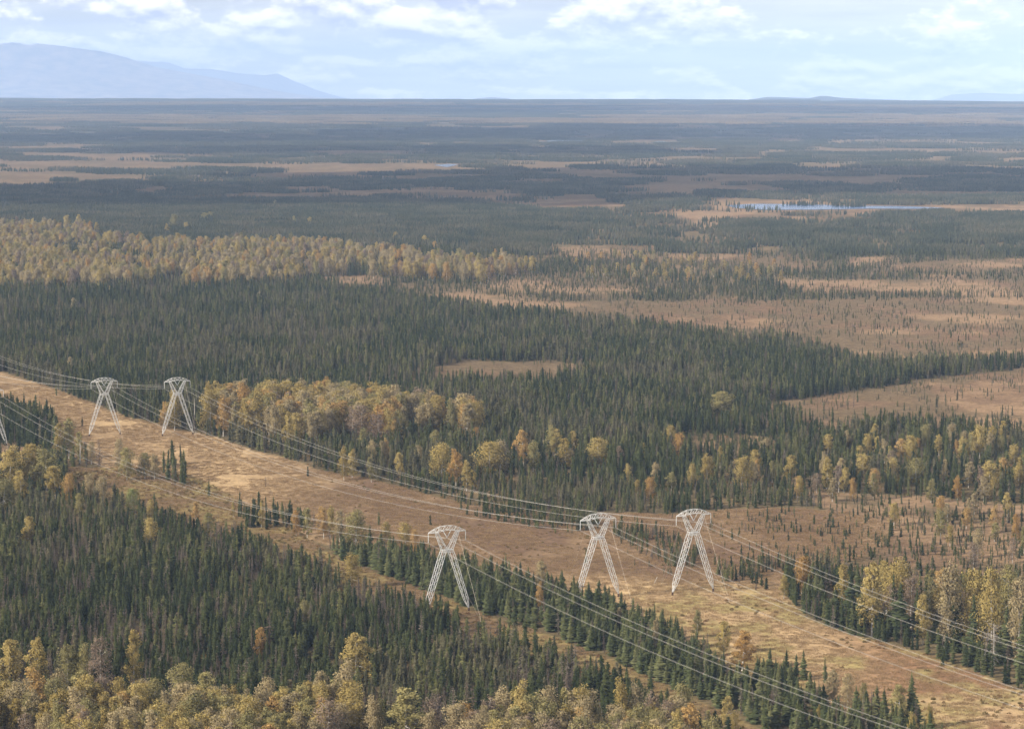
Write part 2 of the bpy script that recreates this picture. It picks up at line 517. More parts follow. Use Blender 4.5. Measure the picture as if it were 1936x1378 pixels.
# the corridor: straw in the upper part, rusty bog in the middle, yellow-green grass with crimson shrubs low down
t_ = np.clip((gpx - 250) / 900, 0, 1)
along_r = smooth(gpx, 430, 760) * (1 - smooth(gpx, 1260, 1420)) * (1 - smooth(gpy, 1075, 1120))
along_r = np.maximum(along_r, 1.0 * smooth(gpx, 1200, 1330) * (1 - smooth(gpy, 1085, 1130)))
along_r = np.maximum(along_r, smooth(gpy - (800 + 0.36 * gpx), 0, 60) * (1 - smooth(gpx, 600, 800)) * 0.9)
along_y = smooth(gpy, 1090, 1140) * smooth(gpx, 1150, 1260)
c_fld = lerp(np.tile(straw, (len(flatX), 1)), np.tile(tanc, (len(flatX), 1)), smooth(nA * .6 + nB * .4, 0.36, 0.62))
c_fld = lerp(c_fld, np.tile(rust, (len(flatX), 1)), np.clip(along_r * (0.8 + 0.5 * smooth(nA, 0.36, 0.6)), 0, 1))
c_fld = lerp(c_fld, lerp(np.tile(ygreen, (len(flatX), 1)), np.tile(straw * .88, (len(flatX), 1)), smooth(nB, 0.42, 0.58)), along_y)
c_fld = lerp(c_fld, np.tile(crimson, (len(flatX), 1)), along_y * smooth(nB * .6 + nA * .4, 0.49, 0.58) * smooth(gpx, 1500, 1750) * 0.7)
instrip = inside(gpx, gpy, STRIP)
c_fld[instrip] = lerp(np.tile(np.array((.180, .136, .060)), (instrip.sum(), 1)), np.tile(rust, (instrip.sum(), 1)), smooth(nB[instrip], 0.42, 0.6) * 0.8)
infield = inside(gpx, gpy, FIELD) | instrip
col = np.where(infield[:, None], c_fld, c_far)
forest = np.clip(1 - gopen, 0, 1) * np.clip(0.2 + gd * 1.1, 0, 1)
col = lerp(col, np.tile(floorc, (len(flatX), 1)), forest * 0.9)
# the far rim carries golden birch woods and spruce in belts
fb = smooth(flatY, 12500, 14000) * smooth(fbm(flatX / 1700, flatY / 900, 4, 81), 0.44, 0.58) * (1 - smooth(flatY, 21500, 23500))
col = lerp(col, np.tile(np.array((.125, .094, .062)), (len(flatX), 1)), fb * 0.85)
dk = np.maximum(smooth(flatY, 9500, 11500) * smooth(fbm(flatX / 2300, flatY / 800, 4, 91), 0.48, 0.56), smooth(flatY, 21500, 23500) * .8)
col = lerp(col, np.tile(np.array((.045, .050, .034)), (len(flatX), 1)), dk * 0.85)

nr, nc = YY.shape
idx = np.arange(nr * nc).reshape(nr, nc)
quads = np.stack([idx[:-1, :-1], idx[:-1, 1:], idx[1:, 1:], idx[1:, :-1]], -1).reshape(-1, 4)
gm = bpy.data.meshes.new('ground')
gm.vertices.add(nr * nc)
gm.vertices.foreach_set('co', np.stack([flatX, flatY, ZZ.ravel()], 1).ravel().astype(np.float32))
gm.loops.add(quads.size)
gm.loops.foreach_set('vertex_index', quads.ravel().astype(np.int32))
gm.polygons.add(len(quads))
gm.polygons.foreach_set('loop_start', (np.arange(len(quads)) * 4).astype(np.int32))
gm.polygons.foreach_set('use_smooth', np.ones(len(quads), bool))
gm.update(calc_edges=True)
ca = gm.color_attributes.new('cover', 'FLOAT_COLOR', 'POINT')
ca.data.foreach_set('color', np.concatenate([col, np.ones((len(col), 1))], 1).ravel().astype(np.float32))
m_, t = mat('muskeg_and_dry_grass')
at = t.n('ShaderNodeAttribute', attribute_name='cover')
geo = t.n('ShaderNodeNewGeometry')
na = t.n('ShaderNodeTexNoise', i_Vector=geo.outputs['Position'], i_Scale=0.9, i_Detail=5.0, i_Roughness=0.65)
nb = t.n('ShaderNodeTexNoise', i_Vector=geo.outputs['Position'], i_Scale=0.11, i_Detail=4.0, i_Roughness=0.6)
fa = t.n('ShaderNodeMapRange', i_0=na.outputs[0], i_1=0.3, i_2=0.7, i_3=0.72, i_4=1.26)
nc_ = t.n('ShaderNodeTexNoise', i_Vector=geo.outputs['Position'], i_Scale=0.32, i_Detail=4.0, i_Roughness=0.6)
fcn = t.n('ShaderNodeMapRange', i_0=nc_.outputs[0], i_1=0.3, i_2=0.7, i_3=0.74, i_4=1.26)
fbn = t.n('ShaderNodeMapRange', i_0=nb.outputs[0], i_1=0.3, i_2=0.7, i_3=0.82, i_4=1.18)
c1 = t.n('ShaderNodeVectorMath', operation='SCALE', i_0=at.outputs['Color'], i_3=t.m('MULTIPLY', t.m('MULTIPLY', fa.outputs[0], fbn.outputs[0]), fcn.outputs[0]))
bp = t.n('ShaderNodeBump', i_Strength=0.8, i_Distance=0.5, i_Height=na.outputs[0])
df = t.n('ShaderNodeBsdfDiffuse', i_Color=c1.outputs[0], i_Roughness=1.0, i_Normal=bp.outputs[0])
t.n('ShaderNodeOutputMaterial', i_Surface=df.outputs[0])
gm.materials.append(m_)
ground = bpy.data.objects.new('ground', gm)
COL.objects.link(ground)
tag(ground, 'flat muskeg plain of dry grass and brown bog', None, None, 'structure')

# ------------------------------------------------------------------ lakes
m_, t = mat('lake_water')
geo = t.n('ShaderNodeNewGeometry')
nz = t.n('ShaderNodeTexNoise', i_Vector=geo.outputs['Position'], i_Scale=0.35, i_Detail=3.0)
bp = t.n('ShaderNodeBump', i_Strength=0.6, i_Distance=0.6, i_Height=nz.outputs[0])
p = t.n('ShaderNodeBsdfPrincipled', i_Base_Color=(0.032, 0.075, 0.17, 1), i_Roughness=0.25, i_Specular_IOR_Level=0.07)  # blue of the reflected sky is put into the base colour
t.n('ShaderNodeOutputMaterial', i_Surface=p.outputs[0])
M_WATER = m_
for k, poly in enumerate(LAKES):
    V = []
    for (x, y) in poly:
        X, Y = ground_at(x, y)
        V.append((X, Y, float(rise(Y)) + 0.6))
    o = mesh_obj('lake' if k == 0 else 'pond', V, [tuple(range(len(V)))], M_WATER)
    tag(o, ['long blue lake beyond the bog', 'small pale pond far out on the plain', 'tiny pond far out on the plain', 'small pond at the end of the tan bog'][k],
        None, None, 'structure')

# ------------------------------------------------------------------ mountains and hills beyond the rim
def mountain_material(name, low, high, snow_z):
    m_, t = mat(name)
    g = t.n('ShaderNodeNewGeometry')
    nz = t.n('ShaderNodeTexNoise', i_Vector=g.outputs['Position'], i_Scale=0.004, i_Detail=8.0, i_Roughness=0.6)
    c = t.ramp(nz.outputs[0], [(0.35, low), (0.65, high)])
    z = t.n('ShaderNodeSeparateXYZ', i_0=g.outputs['Position'])
    sn = t.m('ADD', z.outputs[2], t.m('MULTIPLY', t.m('SUBTRACT', nz.outputs[0], 0.5), 160.0))
    f = t.n('ShaderNodeMapRange', i_0=sn, i_1=snow_z, i_2=snow_z + 22.0, i_3=0.0, i_4=1.0)
    c = t.mix(f.outputs[0], c, (0.85, 0.85, 0.86))
    d = t.n('ShaderNodeBsdfDiffuse', i_Color=c, i_Roughness=0.9)
    t.n('ShaderNodeOutputMaterial', i_Surface=d.outputs[0])
    return m_


def ridge(name, prof, Y0, depth, mm, label, rough=0.10, seed=1):
    """a massif whose skyline runs through the given photo pixels"""
    xs, yz = [], []
    for (x, y) in prof:
        d = CR @ np.array([(x - 968) / FPX, -(y - 689) / FPX, -1.0])
        xs.append(d[0] / d[1] * Y0)
        yz.append(CAM_H + d[2] / d[1] * Y0)
    gx = np.linspace(xs[0], xs[-1], 170)
    gz = np.interp(gx, xs, yz)
    gv = np.linspace(-1, 1, 41)
    V, F = [], []
    floor_z = 60.0
    for v in gv:
        sh = (1 - abs(v)) ** 1.25
        Yv = Y0 + v * depth
        n = fbm(gx / 1100, np.full_like(gx, Yv) / 1500, 5, seed) - 0.5
        hgt = np.maximum(gz - floor_z, 2)
        z = floor_z + hgt * sh * (1 + rough * 6 * n * (1 - sh)) + hgt * rough * 0.35 * n * sh
        V += [(float(a), float(Yv), float(max(b, floor_z - 5))) for a, b in zip(gx, z)]
    for i in range(len(gv) - 1):
        for j in range(len(gx) - 1):
            k = i * len(gx) + j
            F.append((k, k + 1, k + len(gx) + 1, k + len(gx)))
    o = mesh_obj(name, V, F, mm, None, None, True)
    tag(o, label, None, None, 'structure')
    return o


MM1 = mountain_material('forested_mountain', (0.05, 0.05, 0.045), (0.36, 0.27, 0.20), 1030.0)
MM2 = mountain_material('far_ridge', (0.06, 0.062, 0.05), (0.18, 0.14, 0.10), 860.0)
MM3 = mountain_material('low_hill', (0.04, 0.047, 0.035), (0.08, 0.07, 0.045), 9000.0)
ridge('mountain', [(-520, 112), (-300, 78), (-120, 72), (0, 75), (50, 79), (110, 85), (190, 97), (240, 111), (300, 130), (350, 139), (425, 152), (500, 168), (550, 177), (600, 184), (700, 194)],
      50000, 3300, MM1, 'broad blue mountain with a snow dusted top', 0.22, 3)
ridge('mountain_ridge', [(100, 150), (200, 118), (240, 111), (280, 112), (320, 119), (350, 130), (400, 131), (450, 139), (500, 143), (525, 139), (550, 151), (600, 171), (630, 180), (690, 195)],
      62000, 2000, MM2, 'pale pointed ridge behind the broad mountain', 0.08, 5)
ridge('hill', [(1300, 200), (1380, 193), (1430, 187), (1450, 183.5), (1480, 184.5), (1530, 186), (1550, 182), (1565, 182), (1590, 185.5), (1650, 188), (1730, 191), (1860, 194), (1960, 200)],
      34000, 900, MM3, 'low dark blue hill on the horizon', 0.05, 7)
ridge('knoll', [(850, 196), (880, 190), (905, 186), (930, 184.5), (955, 186), (985, 192), (1010, 197)], 42000, 800, MM3, 'tiny faint blue knoll on the horizon', 0.05, 9)
ridge('far_mountain', [(1700, 199), (1770, 188), (1800, 179), (1850, 176), (1920, 178), (2050, 172), (2300, 185)], 62000, 1400, MM2,
      'very faint pale mountain at the end of the horizon', 0.06, 11)

# ------------------------------------------------------------------ tree shapes
def spruce_shape(seed, h=8.0, r=0.75, conical=0.0, step=0.21, nb=6, dead=False):
    rn = random.Random(seed)
    V, F = [], []
    lean = (rn.uniform(-.02, .02), rn.uniform(-.02, .02))

    def prof(t):
        colm = np.interp(t, [0, .12, .35, .6, .78, .88, .95, 1], [.6, .9, 1, .9, .68, .62, .52, .12])
        con = np.interp(t, [0, .05, .3, .6, 1], [.75, 1, .80, .48, .02])
        return colm * (1 - conical) + con * conical
    z = h * 0.05
    lump = [rn.uniform(.6, 1.25) for _ in range(9)]
    while z < h * 0.995:
        t = z / h
        rr = r * prof(t) * lump[int(t * 8.99)]
        a0 = rn.uniform(0, 6.28)
        for k in range(nb):
            if dead and rn.random() < 0.25:
                continue
            a = a0 + 6.283 * k / nb + rn.uniform(-.25, .25)
            q = rr * rn.uniform(.55, 1.35)
            dz = -q * rn.uniform(.25, .55) if not dead else -q * rn.uniform(.0, .5)
            if t > 0.93:
                dz = q * .4
            wd = (0.62 if not dead else 0.35)
            cx, cy = lean[0] * z, lean[1] * z
            b = len(V)
            V += [(cx, cy, z + .10), (cx + math.cos(a - wd) * q * .72, cy + math.sin(a - wd) * q * .72, z + dz * .8),
                  (cx + math.cos(a) * q, cy + math.sin(a) * q, z + dz * .55), (cx + math.cos(a + wd) * q * .72, cy + math.sin(a + wd) * q * .72, z + dz * .8)]
            F += [(b, b + 1, b + 2), (b, b + 2, b + 3)]
        z += step * rn.uniform(.75, 1.25) * (1.0 + .4 * (1 - t))
    if not dead:   # dense inner twigs
        ns = 5
        zz = [h * .08, h * .25, h * .5, h * .75, h * .95]
        b = len(V)
        for q in zz:
            for s in range(ns):
                a = 6.283 * s / ns + q
                V.append((lean[0] * q + math.cos(a) * r * .36 * prof(q / h), lean[1] * q + math.sin(a) * r * .36 * prof(q / h), q))
        for i in range(4):
            for s in range(ns):
                s2 = (s + 1) % ns
                F.append((b + i * ns + s, b + i * ns + s2, b + (i + 1) * ns + s2, b + (i + 1) * ns + s))
    trunk = tube([(0, 0, -.3), (lean[0] * h * .5, lean[1] * h * .5, h * .5), (lean[0] * h, lean[1] * h, h)], [.10 * h / 8, .06 * h / 8, .012], 5)
    return (V, F), trunk


def birch_shape(seed, h=13.0, r=2.9, nclump=30, leaves=90, size=.42, low=.22):
    rn = random.Random(seed)
    V, F = [], []
    limbs = []
    top = Vector((rn.uniform(-.5, .5), rn.uniform(-.5, .5), h * .93))
    tr = [Vector((0, 0, -.3)), Vector((rn.uniform(-.12, .12), rn.uniform(-.12, .12), h * .3)), Vector((top.x * .5, top.y * .5, h * .62)), top]
    limbs.append(tube(tr, [.16, .13, .08, .015], 6))
    for k in range(nclump):
        t = ((k + .5) / nclump) ** .95
        zc = h * (low + (.96 - low) * t)
        env = math.sin(math.pi * min(1, (.24 + .70 * t))) ** .62
        a = k * 2.399 + rn.uniform(-.5, .5)
        rad = r * env * rn.uniform(.35, 1.0)
        if k % 5 == 0:
            rad *= .25
        c = Vector((top.x * t + math.cos(a) * rad, top.y * t + math.sin(a) * rad, zc + rn.uniform(-.4, .4)))
        cr = r * rn.uniform(.30, .50) * (.75 + .35 * env)
        if k % 3 == 0:
            s = tr[1].lerp(tr[3], max(0, t - .12))
            limbs.append(tube([s, s.lerp(c, .5) + Vector((0, 0, -.15)), c], [.06, .045, .012], 4))
        for _ in range(leaves):
            while True:
                d = Vector((rn.uniform(-1, 1), rn.uniform(-1, 1), rn.uniform(-1, 1)))
                if .15 < d.length < 1:
                    break
            d = d * (.55 + .45 * d.length) * cr
            d.z *= 1.05
            q = c + d
            s = size * rn.uniform(.55, 1.25) * .5
            u = Vector((rn.gauss(0, 1), rn.gauss(0, 1), rn.gauss(0, 1) * .8)).normalized()
            n = (d.normalized() * .8 + Vector((rn.gauss(0, .6), rn.gauss(0, .6), rn.gauss(0, .6) + .25))).normalized()
            if n.dot(Vector((q.x, q.y, (q.z - h * .5) * .6))) < 0:
                n = -n
            u = (u - n * u.dot(n)).normalized()
            v = n.cross(u)
            b = len(V)
            V += [q - u * s, q - v * s * .8, q + u * s, q + v * s * .8]
            F.append((b, b + 1, b + 2, b + 3))
    LV, LF, _ = merge(*limbs)
    return (V, F), (LV, LF)


def round_normals(V, h, ball):
    """foliage shades like a full crown: each leaf's normal leans outwards"""
    out = []
    for k, v in enumerate(V):
        v = Vector(v)
        d = Vector((v.x, v.y, (v.z - h * .5) * .55)) if ball else Vector((v.x, v.y, .12 + .1 * math.hypot(v.x, v.y)))
        q = Vector((math.sin(k // 4 * 12.9898), math.sin(k // 4 * 78.233), math.sin(k // 4 * 37.719))) * (.5 if ball else .6)
        out.append(tuple((d.normalized() + q + Vector((0, 0, .2))).normalized()))
    return out


SHAPES = {}   # kind -> list of (crown mesh, trunk mesh, joined object for the masses, reference height, reference width)


def add_shape(kind, cr, tr, mc, mt, h, wd):
    nrm = round_normals(cr[0], h, kind == 'birch')
    cm = mesh_obj('crown', cr[0], cr[1], mc, link=False, normals=nrm).data
    tm = mesh_obj('trunk', tr[0], tr[1], mt, link=False).data
    V, F, M = merge(cr, tr)
    jo = mesh_obj('%s_shape_%02d' % (kind, len(SHAPES.get(kind, []))), V, F, [mc, mt], fmat=M, link=False,
                  normals=nrm + [tuple((Vector((v[0], v[1], 0)) + Vector((0, 0, .05))).normalized()) for v in tr[0]])
    SHAPES.setdefault(kind, []).append((cm, tm, jo, h, wd))


for tint in range(3):
    for i in range(8):
        cr, tr = spruce_shape(100 + i + 20 * tint, 8.0, [.62, .72, .8, .66, .9, .7, .58, .85][i], [0, .1, .25, .1, .5, 0, .1, .35][i], nb=[6, 5, 6, 5, 6, 5, 4, 6][i])
        add_shape('black_spruce', cr, tr, M_SPRUCE[tint], M_BARK, 8.0, 1.5)
for i in range(6):
    cr, tr = spruce_shape(200 + i, 10.0, [1.35, 1.5, 1.25, 1.6, 1.4, 1.7][i], [.8, .9, .7, .95, .85, .9][i], .22, 7)
    add_shape('white_spruce', cr, tr, M_WSPRUCE, M_BARK, 10.0, 2.9)
for i in range(5):
    cr, tr = spruce_shape(300 + i, 8.0, [.5, .6, .55, .7, .45][i], .15, .26, 5, True)
    add_shape('dead_spruce', cr, tr, M_DEADN, M_BARK, 8.0, 1.2)
COLS = ['g', 'o', 'y', 'l', 'r', 'p']
birch_geo = [birch_shape(400 + i, 13.0, [2.7, 3.1, 2.4, 3.3, 2.1, 2.9][i], [34, 36, 32, 38, 30, 34][i], 125, .35, [.12, .10, .16, .08, .14, .2][i]) for i in range(6)]
for c_ in COLS:
    for i in range(6):
        crx = birch_geo[i][0]
        if c_ in 'r':   # half bare
            keep = [k for k in range(len(crx[1])) if k % 5 < 3]
            crx = (crx[0], [crx[1][k] for k in keep])
        add_shape('birch', crx, birch_geo[i][1], M_BIRCH[c_], M_BIRCHBARK, 13.0, 6.0)


def stand_patch(name, size, n, hmin, hmax, r, mm, seed, blob=False):
    """a round piece of far woodland, many slim trees in one mesh"""
    rn = random.Random(seed)
    V, F = [], []
    for _ in range(n):
        a, q = rn.uniform(0, 6.283), size * .5 * math.sqrt(rn.random()) * rn.uniform(.8, 1.12)
        x, y = math.cos(a) * q, math.sin(a) * q
        h, rr = rn.uniform(hmin, hmax), r * rn.uniform(.7, 1.3)
        b = len(V)
        k = 4 if not blob else 5
        ph = rn.uniform(0, 6)
        rings = ((.04, .75), (.35, 1.0), (.7, .62)) if not blob else ((.12, .55), (.45, 1.0), (.8, .7))
        for (zt, rt) in rings:
            for s in range(k):
                g = 6.283 * s / k + ph
                j = rn.uniform(.7, 1.25)
                V.append((x + math.cos(g) * rr * rt * j, y + math.sin(g) * rr * rt * j, h * zt))
        V.append((x, y, h))
        for i in range(2):
            for s in range(k):
                s2 = (s + 1) % k
                F.append((b + i * k + s, b + i * k + s2, b + (i + 1) * k + s2, b + (i + 1) * k + s))
        for s in range(k):
            F.append((b + 2 * k + s, b + 2 * k + (s + 1) % k, b + 3 * k))
    return mesh_obj(name, V, F, mm, link=False)


def scatter(name, protos, pts, rot, scl, pick, label):
    """a woodland mass: protos set out on the given points by geometry nodes"""
    cl = bpy.data.collections.new(name + '_shapes')
    for p_ in sorted(protos, key=lambda o: o.name):
        cl.objects.link(p_)
    me = bpy.data.meshes.new(name)
    n = len(pts)
    me.vertices.add(n)
    me.vertices.foreach_set('co', np.asarray(pts, np.float32).ravel())
    for an, ty, dat in (('rot', 'FLOAT_VECTOR', rot), ('scl', 'FLOAT_VECTOR', scl)):
        a_ = me.attributes.new(an, ty, 'POINT')
        a_.data.foreach_set('vector', np.asarray(dat, np.float32).ravel())
    a_ = me.attributes.new('pick', 'INT', 'POINT')
    a_.data.foreach_set('value', np.asarray(pick, np.int32))
    o = bpy.data.objects.new(name, me)
    COL.objects.link(o)
    ng = bpy.data.node_groups.new(name, 'GeometryNodeTree')
    ng.interface.new_socket('Geometry', in_out='INPUT', socket_type='NodeSocketGeometry')
    ng.interface.new_socket('Geometry', in_out='OUTPUT', socket_type='NodeSocketGeometry')
    gi, go = ng.nodes.new('NodeGroupInput'), ng.nodes.new('NodeGroupOutput')
    ci = ng.nodes.new('GeometryNodeCollectionInfo')
    ci.inputs['Collection'].default_value = cl
    ci.inputs['Separate Children'].default_value = True
    ci.inputs['Reset Children'].default_value = True
    ip = ng.nodes.new('GeometryNodeInstanceOnPoints')
    ip.inputs['Pick Instance'].default_value = True

    def named(nm, ty):
        q = ng.nodes.new('GeometryNodeInputNamedAttribute')
        q.data_type = ty
        q.inputs['Name'].default_value = nm
        return q.outputs[0]
    er = ng.nodes.new('FunctionNodeEulerToRotation')
    L = ng.links.new
    L(named('rot', 'FLOAT_VECTOR'), er.inputs[0])
    L(gi.outputs[0], ip.inputs['Points'])
    L(ci.outputs[0], ip.inputs['Instance'])
    L(named('pick', 'INT'), ip.inputs['Instance Index'])
    L(er.outputs[0], ip.inputs['Rotation'])
    L(named('scl', 'FLOAT_VECTOR'), ip.inputs['Scale'])
    L(ip.outputs[0], go.inputs[0])
    md = o.modifiers.new('scatter', 'NODES')
    md.node_group = ng
    tag(o, label, None, None, 'stuff')
    return o


# ------------------------------------------------------------------ where every tree stands
def jitter_grid(y0, y1, step, margin=1.30):
    out = []
    y = y0
    while y < y1:
        hw = 0.1826 * margin * y + 10
        xs = np.arange(-hw, hw, step)
        out.append(np.stack([xs + RNG.uniform(-.5, .5, len(xs)) * step * 1.3, y + RNG.uniform(-.5, .5, len(xs)) * step * 1.3], 1))
        y += step
    return np.concatenate(out)


TREES = []   # (kind, X, Y, height, width factor, shape index, rot z, tilt x, tilt y, zone)


def px_tree(kind, x, yt, yb, wpx, shape, zone):
    X, Y = ground_at(x, yb)
    s = math.hypot(FPX, 1) / Y
    h = (yb - yt) / s / math.cos(math.atan2(CAM_H, Y))
    ref = SHAPES[kind][shape]
    TREES.append((kind, X, Y, h, (wpx / s) / ref[4] / (h / ref[3]), shape, random.uniform(0, 6.28), random.gauss(0, .015), random.gauss(0, .015), zone))


# birches seen one by one: x, top, base, crown width in photo pixels, colour
B = '''18 1205 1305 62 g;75 1200 1315 60 g;128 1216 1322 48 y;160 1218 1322 40 y;190 1200 1328 50 r;252 1185 1322 52 g;345 1250 1352 62 y;395 1268 1375 60 y;
672 1190 1292 84 g;652 1248 1395 60 p;765 1295 1430 120 y;818 1312 1430 56 r;875 1325 1430 54 o;920 1325 1430 50 p;985 1286 1418 58 g;1035 1295 1420 56 p;
1066 1294 1420 62 y;1102 1290 1420 48 g;1176 1280 1412 44 g;1204 1288 1410 40 p;1242 1332 1430 32 g;1286 1288 1420 50 y;1372 1312 1400 36 g;
490 1184 1245 30 o;575 1133 1182 22 y;150 932 978 20 y;250 924 972 30 l;285 945 988 18 g;284 978 1032 30 g;53 974 1032 32 g;370 948 992 20 o;393 968 1014 34 y;
662 1045 1112 42 g;20 845 930 58 g;60 838 925 52 g;88 850 928 66 y;105 880 942 45 g;130 894 948 24 o;40 888 945 34 g;8 905 962 52 y;170 895 948 25 p;196 900 952 26 p;
110 798 868 25 g;130 788 866 42 y;151 815 874 22 y;173 833 877 20 p;225 828 888 22 p;240 845 907 34 y;274 855 905 32 y;292 858 906 26 p;441 946 978 12 g;494 944 998 15 g;
560 964 1012 18 o;581 958 1016 28 y;612 957 1018 24 o;624 957 1018 22 g;642 962 1024 24 p;673 964 1044 48 y;730 984 1036 22 g;766 986 1038 28 g;784 1000 1042 16 o;
1023 1060 1118 28 p;1020 1100 1152 18 o;1171 1146 1190 16 p;1240 1168 1232 20 p;1318 1150 1204 30 y;1368 1170 1236 36 g;1403 1188 1266 64 o;1576 1262 1332 40 p;
1602 1270 1342 30 p;1632 1288 1346 20 y;1700 1290 1382 42 y;1726 1344 1405 28 g;1756 1328 1405 22 g;1546 1330 1392 15 g;1648 1058 1202 66 g;1702 1055 1178 54 g;
1592 1064 1160 36 g;1516 1050 1122 30 o;1482 1088 1132 22 g;1745 1120 1218 38 g;1790 1064 1232 62 p;1832 1072 1230 60 g;1872 1072 1244 50 g;1906 1064 1195 40 y;
1926 1095 1262 50 p;1756 1075 1184 30 y;1968 1090 1245 60 p;330 738 813 38 g;312 760 810 26 o;398 735 817 44 g;422 748 824 36 o;484 735 832 40 g;520 760 842 34 p;545 775 850 28 g;
650 845 908 22 g;666 850 904 24 g;702 864 912 20 y;730 828 872 16 o;756 855 908 24 g;836 838 908 48 g;862 850 918 34 o;882 868 928 30 g;926 834 902 56 g;946 832 898 34 p;
990 812 882 34 o;1008 834 892 30 y;1046 805 862 34 y;1069 828 888 36 g;1131 827 882 44 g;1365 738 788 50 y;1086 815 852 24 g;896 890 928 16 g;1205 905 932 14 g;
1229 900 942 22 o;1244 854 874 9 l;1270 890 928 30 y;1565 820 862 24 g;1605 825 853 14 p;1641 820 862 20 g;1705 828 873 30 o;1736 828 852 12 o;1775 820 862 22 g;
1808 832 862 14 o;1852 804 867 34 g;1836 820 862 24 y;1891 824 867 20 y;1918 840 882 26 g;1336 858 913 36 g;1402 862 922 40 g;1426 874 922 26 p;1460 870 912 16 y;
1308 875 922 16 g;1512 900 942 20 g;1544 894 932 28 r;1563 862 928 34 g;1596 882 932 24 g;1612 902 947 14 o;1632 858 903 34 g;1652 884 923 20 r;1732 865 918 34 y;
1786 868 913 18 p;1810 900 947 20 o;1831 872 922 30 p;1871 872 927 48 g;1926 880 918 24 g;1690 948 992 24 g;1791 950 992 24 p;1905 930 977 24 g;1920 968 1022 16 o;
1880 985 1022 22 y;1842 930 972 24 p;1760 905 950 22 y;1950 850 900 30 g;1960 930 985 26 g;330 405 436 16 y;315 422 446 14 g;352 420 440 12 g;388 402 420 18 y;398 400 418 16 y;
555 408 424 8 y;586 410 426 10 g;748 438 456 10 g;803 445 464 12 g;822 456 476 10 o;520 378 392 7 y;150 405 440 16 g;126 407 438 14 g;182 420 446 14 g'''
for e in B.replace('\n', '').split(';'):
    x, yt, yb, wp, c_ = e.split()
    x, yt, yb, wp = float(x), float(yt), float(yb), float(wp)
    zone = 'front' if yb > 1300 and x < 1400 else 'stand' if (yb > 960 and x < 700 and yb < 1300 and not 430 < x < 650) else 'left' if x < 310 and yb > 840 else \
        'row' if (yb > 970 and 430 < x < 1480) else 'lowright' if yb > 1250 else 'glade' if yb > 1030 else 'grove' if x < 620 and yb > 700 else \
        'mid' if x < 1290 and yb > 700 else 'scatter' if yb > 700 else 'belt'
    px_tree('birch', x, yt, yb, wp, COLS.index(c_) * 6 + random.randrange(6), zone)


def fill_birch(poly, y0, y1, step, hmin, hmax, wmix, zone, keep=1.0, nmin=.36):
    P = jitter_grid(y0, y1, step)
    px, py = project(P[:, 0], P[:, 1], rise(P[:, 1]))
    nn = fbm(P[:, 0] / 30, P[:, 1] / 45, 3, 17)
    q = inside(px, py, poly) & (RNG.random(len(P)) < keep) & (nn > nmin)
    for (X, Y), n_ in zip(P[q], nn[q]):
        c_ = random.choices(COLS, wmix)[0]
        TREES.append(('birch', float(X), float(Y), random.uniform(hmin, hmax), random.uniform(.85, 1.25), COLS.index(c_) * 6 + random.randrange(6), random.uniform(0, 6.28),
                      random.gauss(0, .02), random.gauss(0, .02), zone))


fill_birch(BIRCH_FRONT, 520, 700, 4.9, 11.0, 15.0, [5, 1, 5, 0, 1.5, 6], 'front', 1, .33)
fill_birch(BIRCH_MID, 1050, 1420, 6.2, 14.5, 18.5, [6, 3, 3, 0, 1, 5], 'grove', .85)
fill_birch(BIRCH_BELT, 2000, 3400, 8.0, 8, 17, [7, 2, 3, 0, 3, 9], 'belt', .85, .43)
fill_birch([(1080, 490), (1250, 488), (1500, 500), (1480, 540), (1280, 540), (1100, 525)], 2100, 2800, 22, 8, 11, [6, 2, 3, 0, 0, 2], 'belt', .55)
fill_birch([(1280, 840), (1960, 830), (2100, 960), (1700, 965), (1500, 940), (1280, 925)], 1000, 1320, 17, 8, 12, [6, 2, 3, 0, 2, 4], 'scatter', .45)
fill_birch([(640, 840), (1280, 850), (1280, 920), (760, 915), (640, 890)], 1050, 1330, 21, 8, 12, [6, 2, 3, 0, 2, 4], 'mid', .35)
fill_birch([(1560, 1130), (1720, 1140), (1960, 1170), (2200, 1200), (2200, 1290), (1936, 1262), (1760, 1200), (1600, 1160)], 700, 900, 8.5, 10, 15, [6, 2, 3, 0, 2, 5], 'glade', .7)
fill_birch([(1700, 960), (2200, 980), (2200, 1130), (1936, 1110), (1760, 1050)], 820, 1080, 15, 7, 11, [4, 2, 3, 0, 2, 3], 'scatter', .45)
fill_birch([(0, 540), (700, 540), (720, 800), (0, 690)], 1250, 2300, 45, 7, 10, [3, 1, 3, 0, 3, 3], 'belt', .12)
fill_birch([(1300, 1310), (1450, 1380), (1700, 1500), (1500, 1540), (1350, 1460)], 570, 760, 9, 5, 9, [5, 2, 5, 0, 1, 4], 'lowright', .6)

# big spruces seen one by one: x, top, base, width
for e in '''1528 1080 1156 28;1580 1108 1172 34;1606 1074 1174 40;1690 1080 1182 34;1684 1150 1196 28;1702 1098 1202 50;1732 1108 1200 40;1806 1108 1232 46;1842 1118 1240 50;
1868 1118 1236 28;1932 1148 1292 40;1725 1262 1378 34;1505 1232 1282 16;1520 1225 1285 18;1486 1222 1275 16;1560 1240 1290 14;328 842 905 11;318 850 908 10;346 862 912 10;
105 765 852 14;1024 1055 1112 22;700 988 1046 16;645 965 1022 14;955 1045 1100 14;1290 1180 1240 14;1270 1160 1230 14;1770 1160 1215 34;1900 1140 1250 36'''.replace('\n', '').split(';'):
    v = [float(q) for q in e.split()]
    px_tree('white_spruce', *v, random.randrange(6), 'glade' if v[0] > 1500 and v[2] < 1300 and v[1] < 1200 else 'row' if v[0] > 430 else 'left')

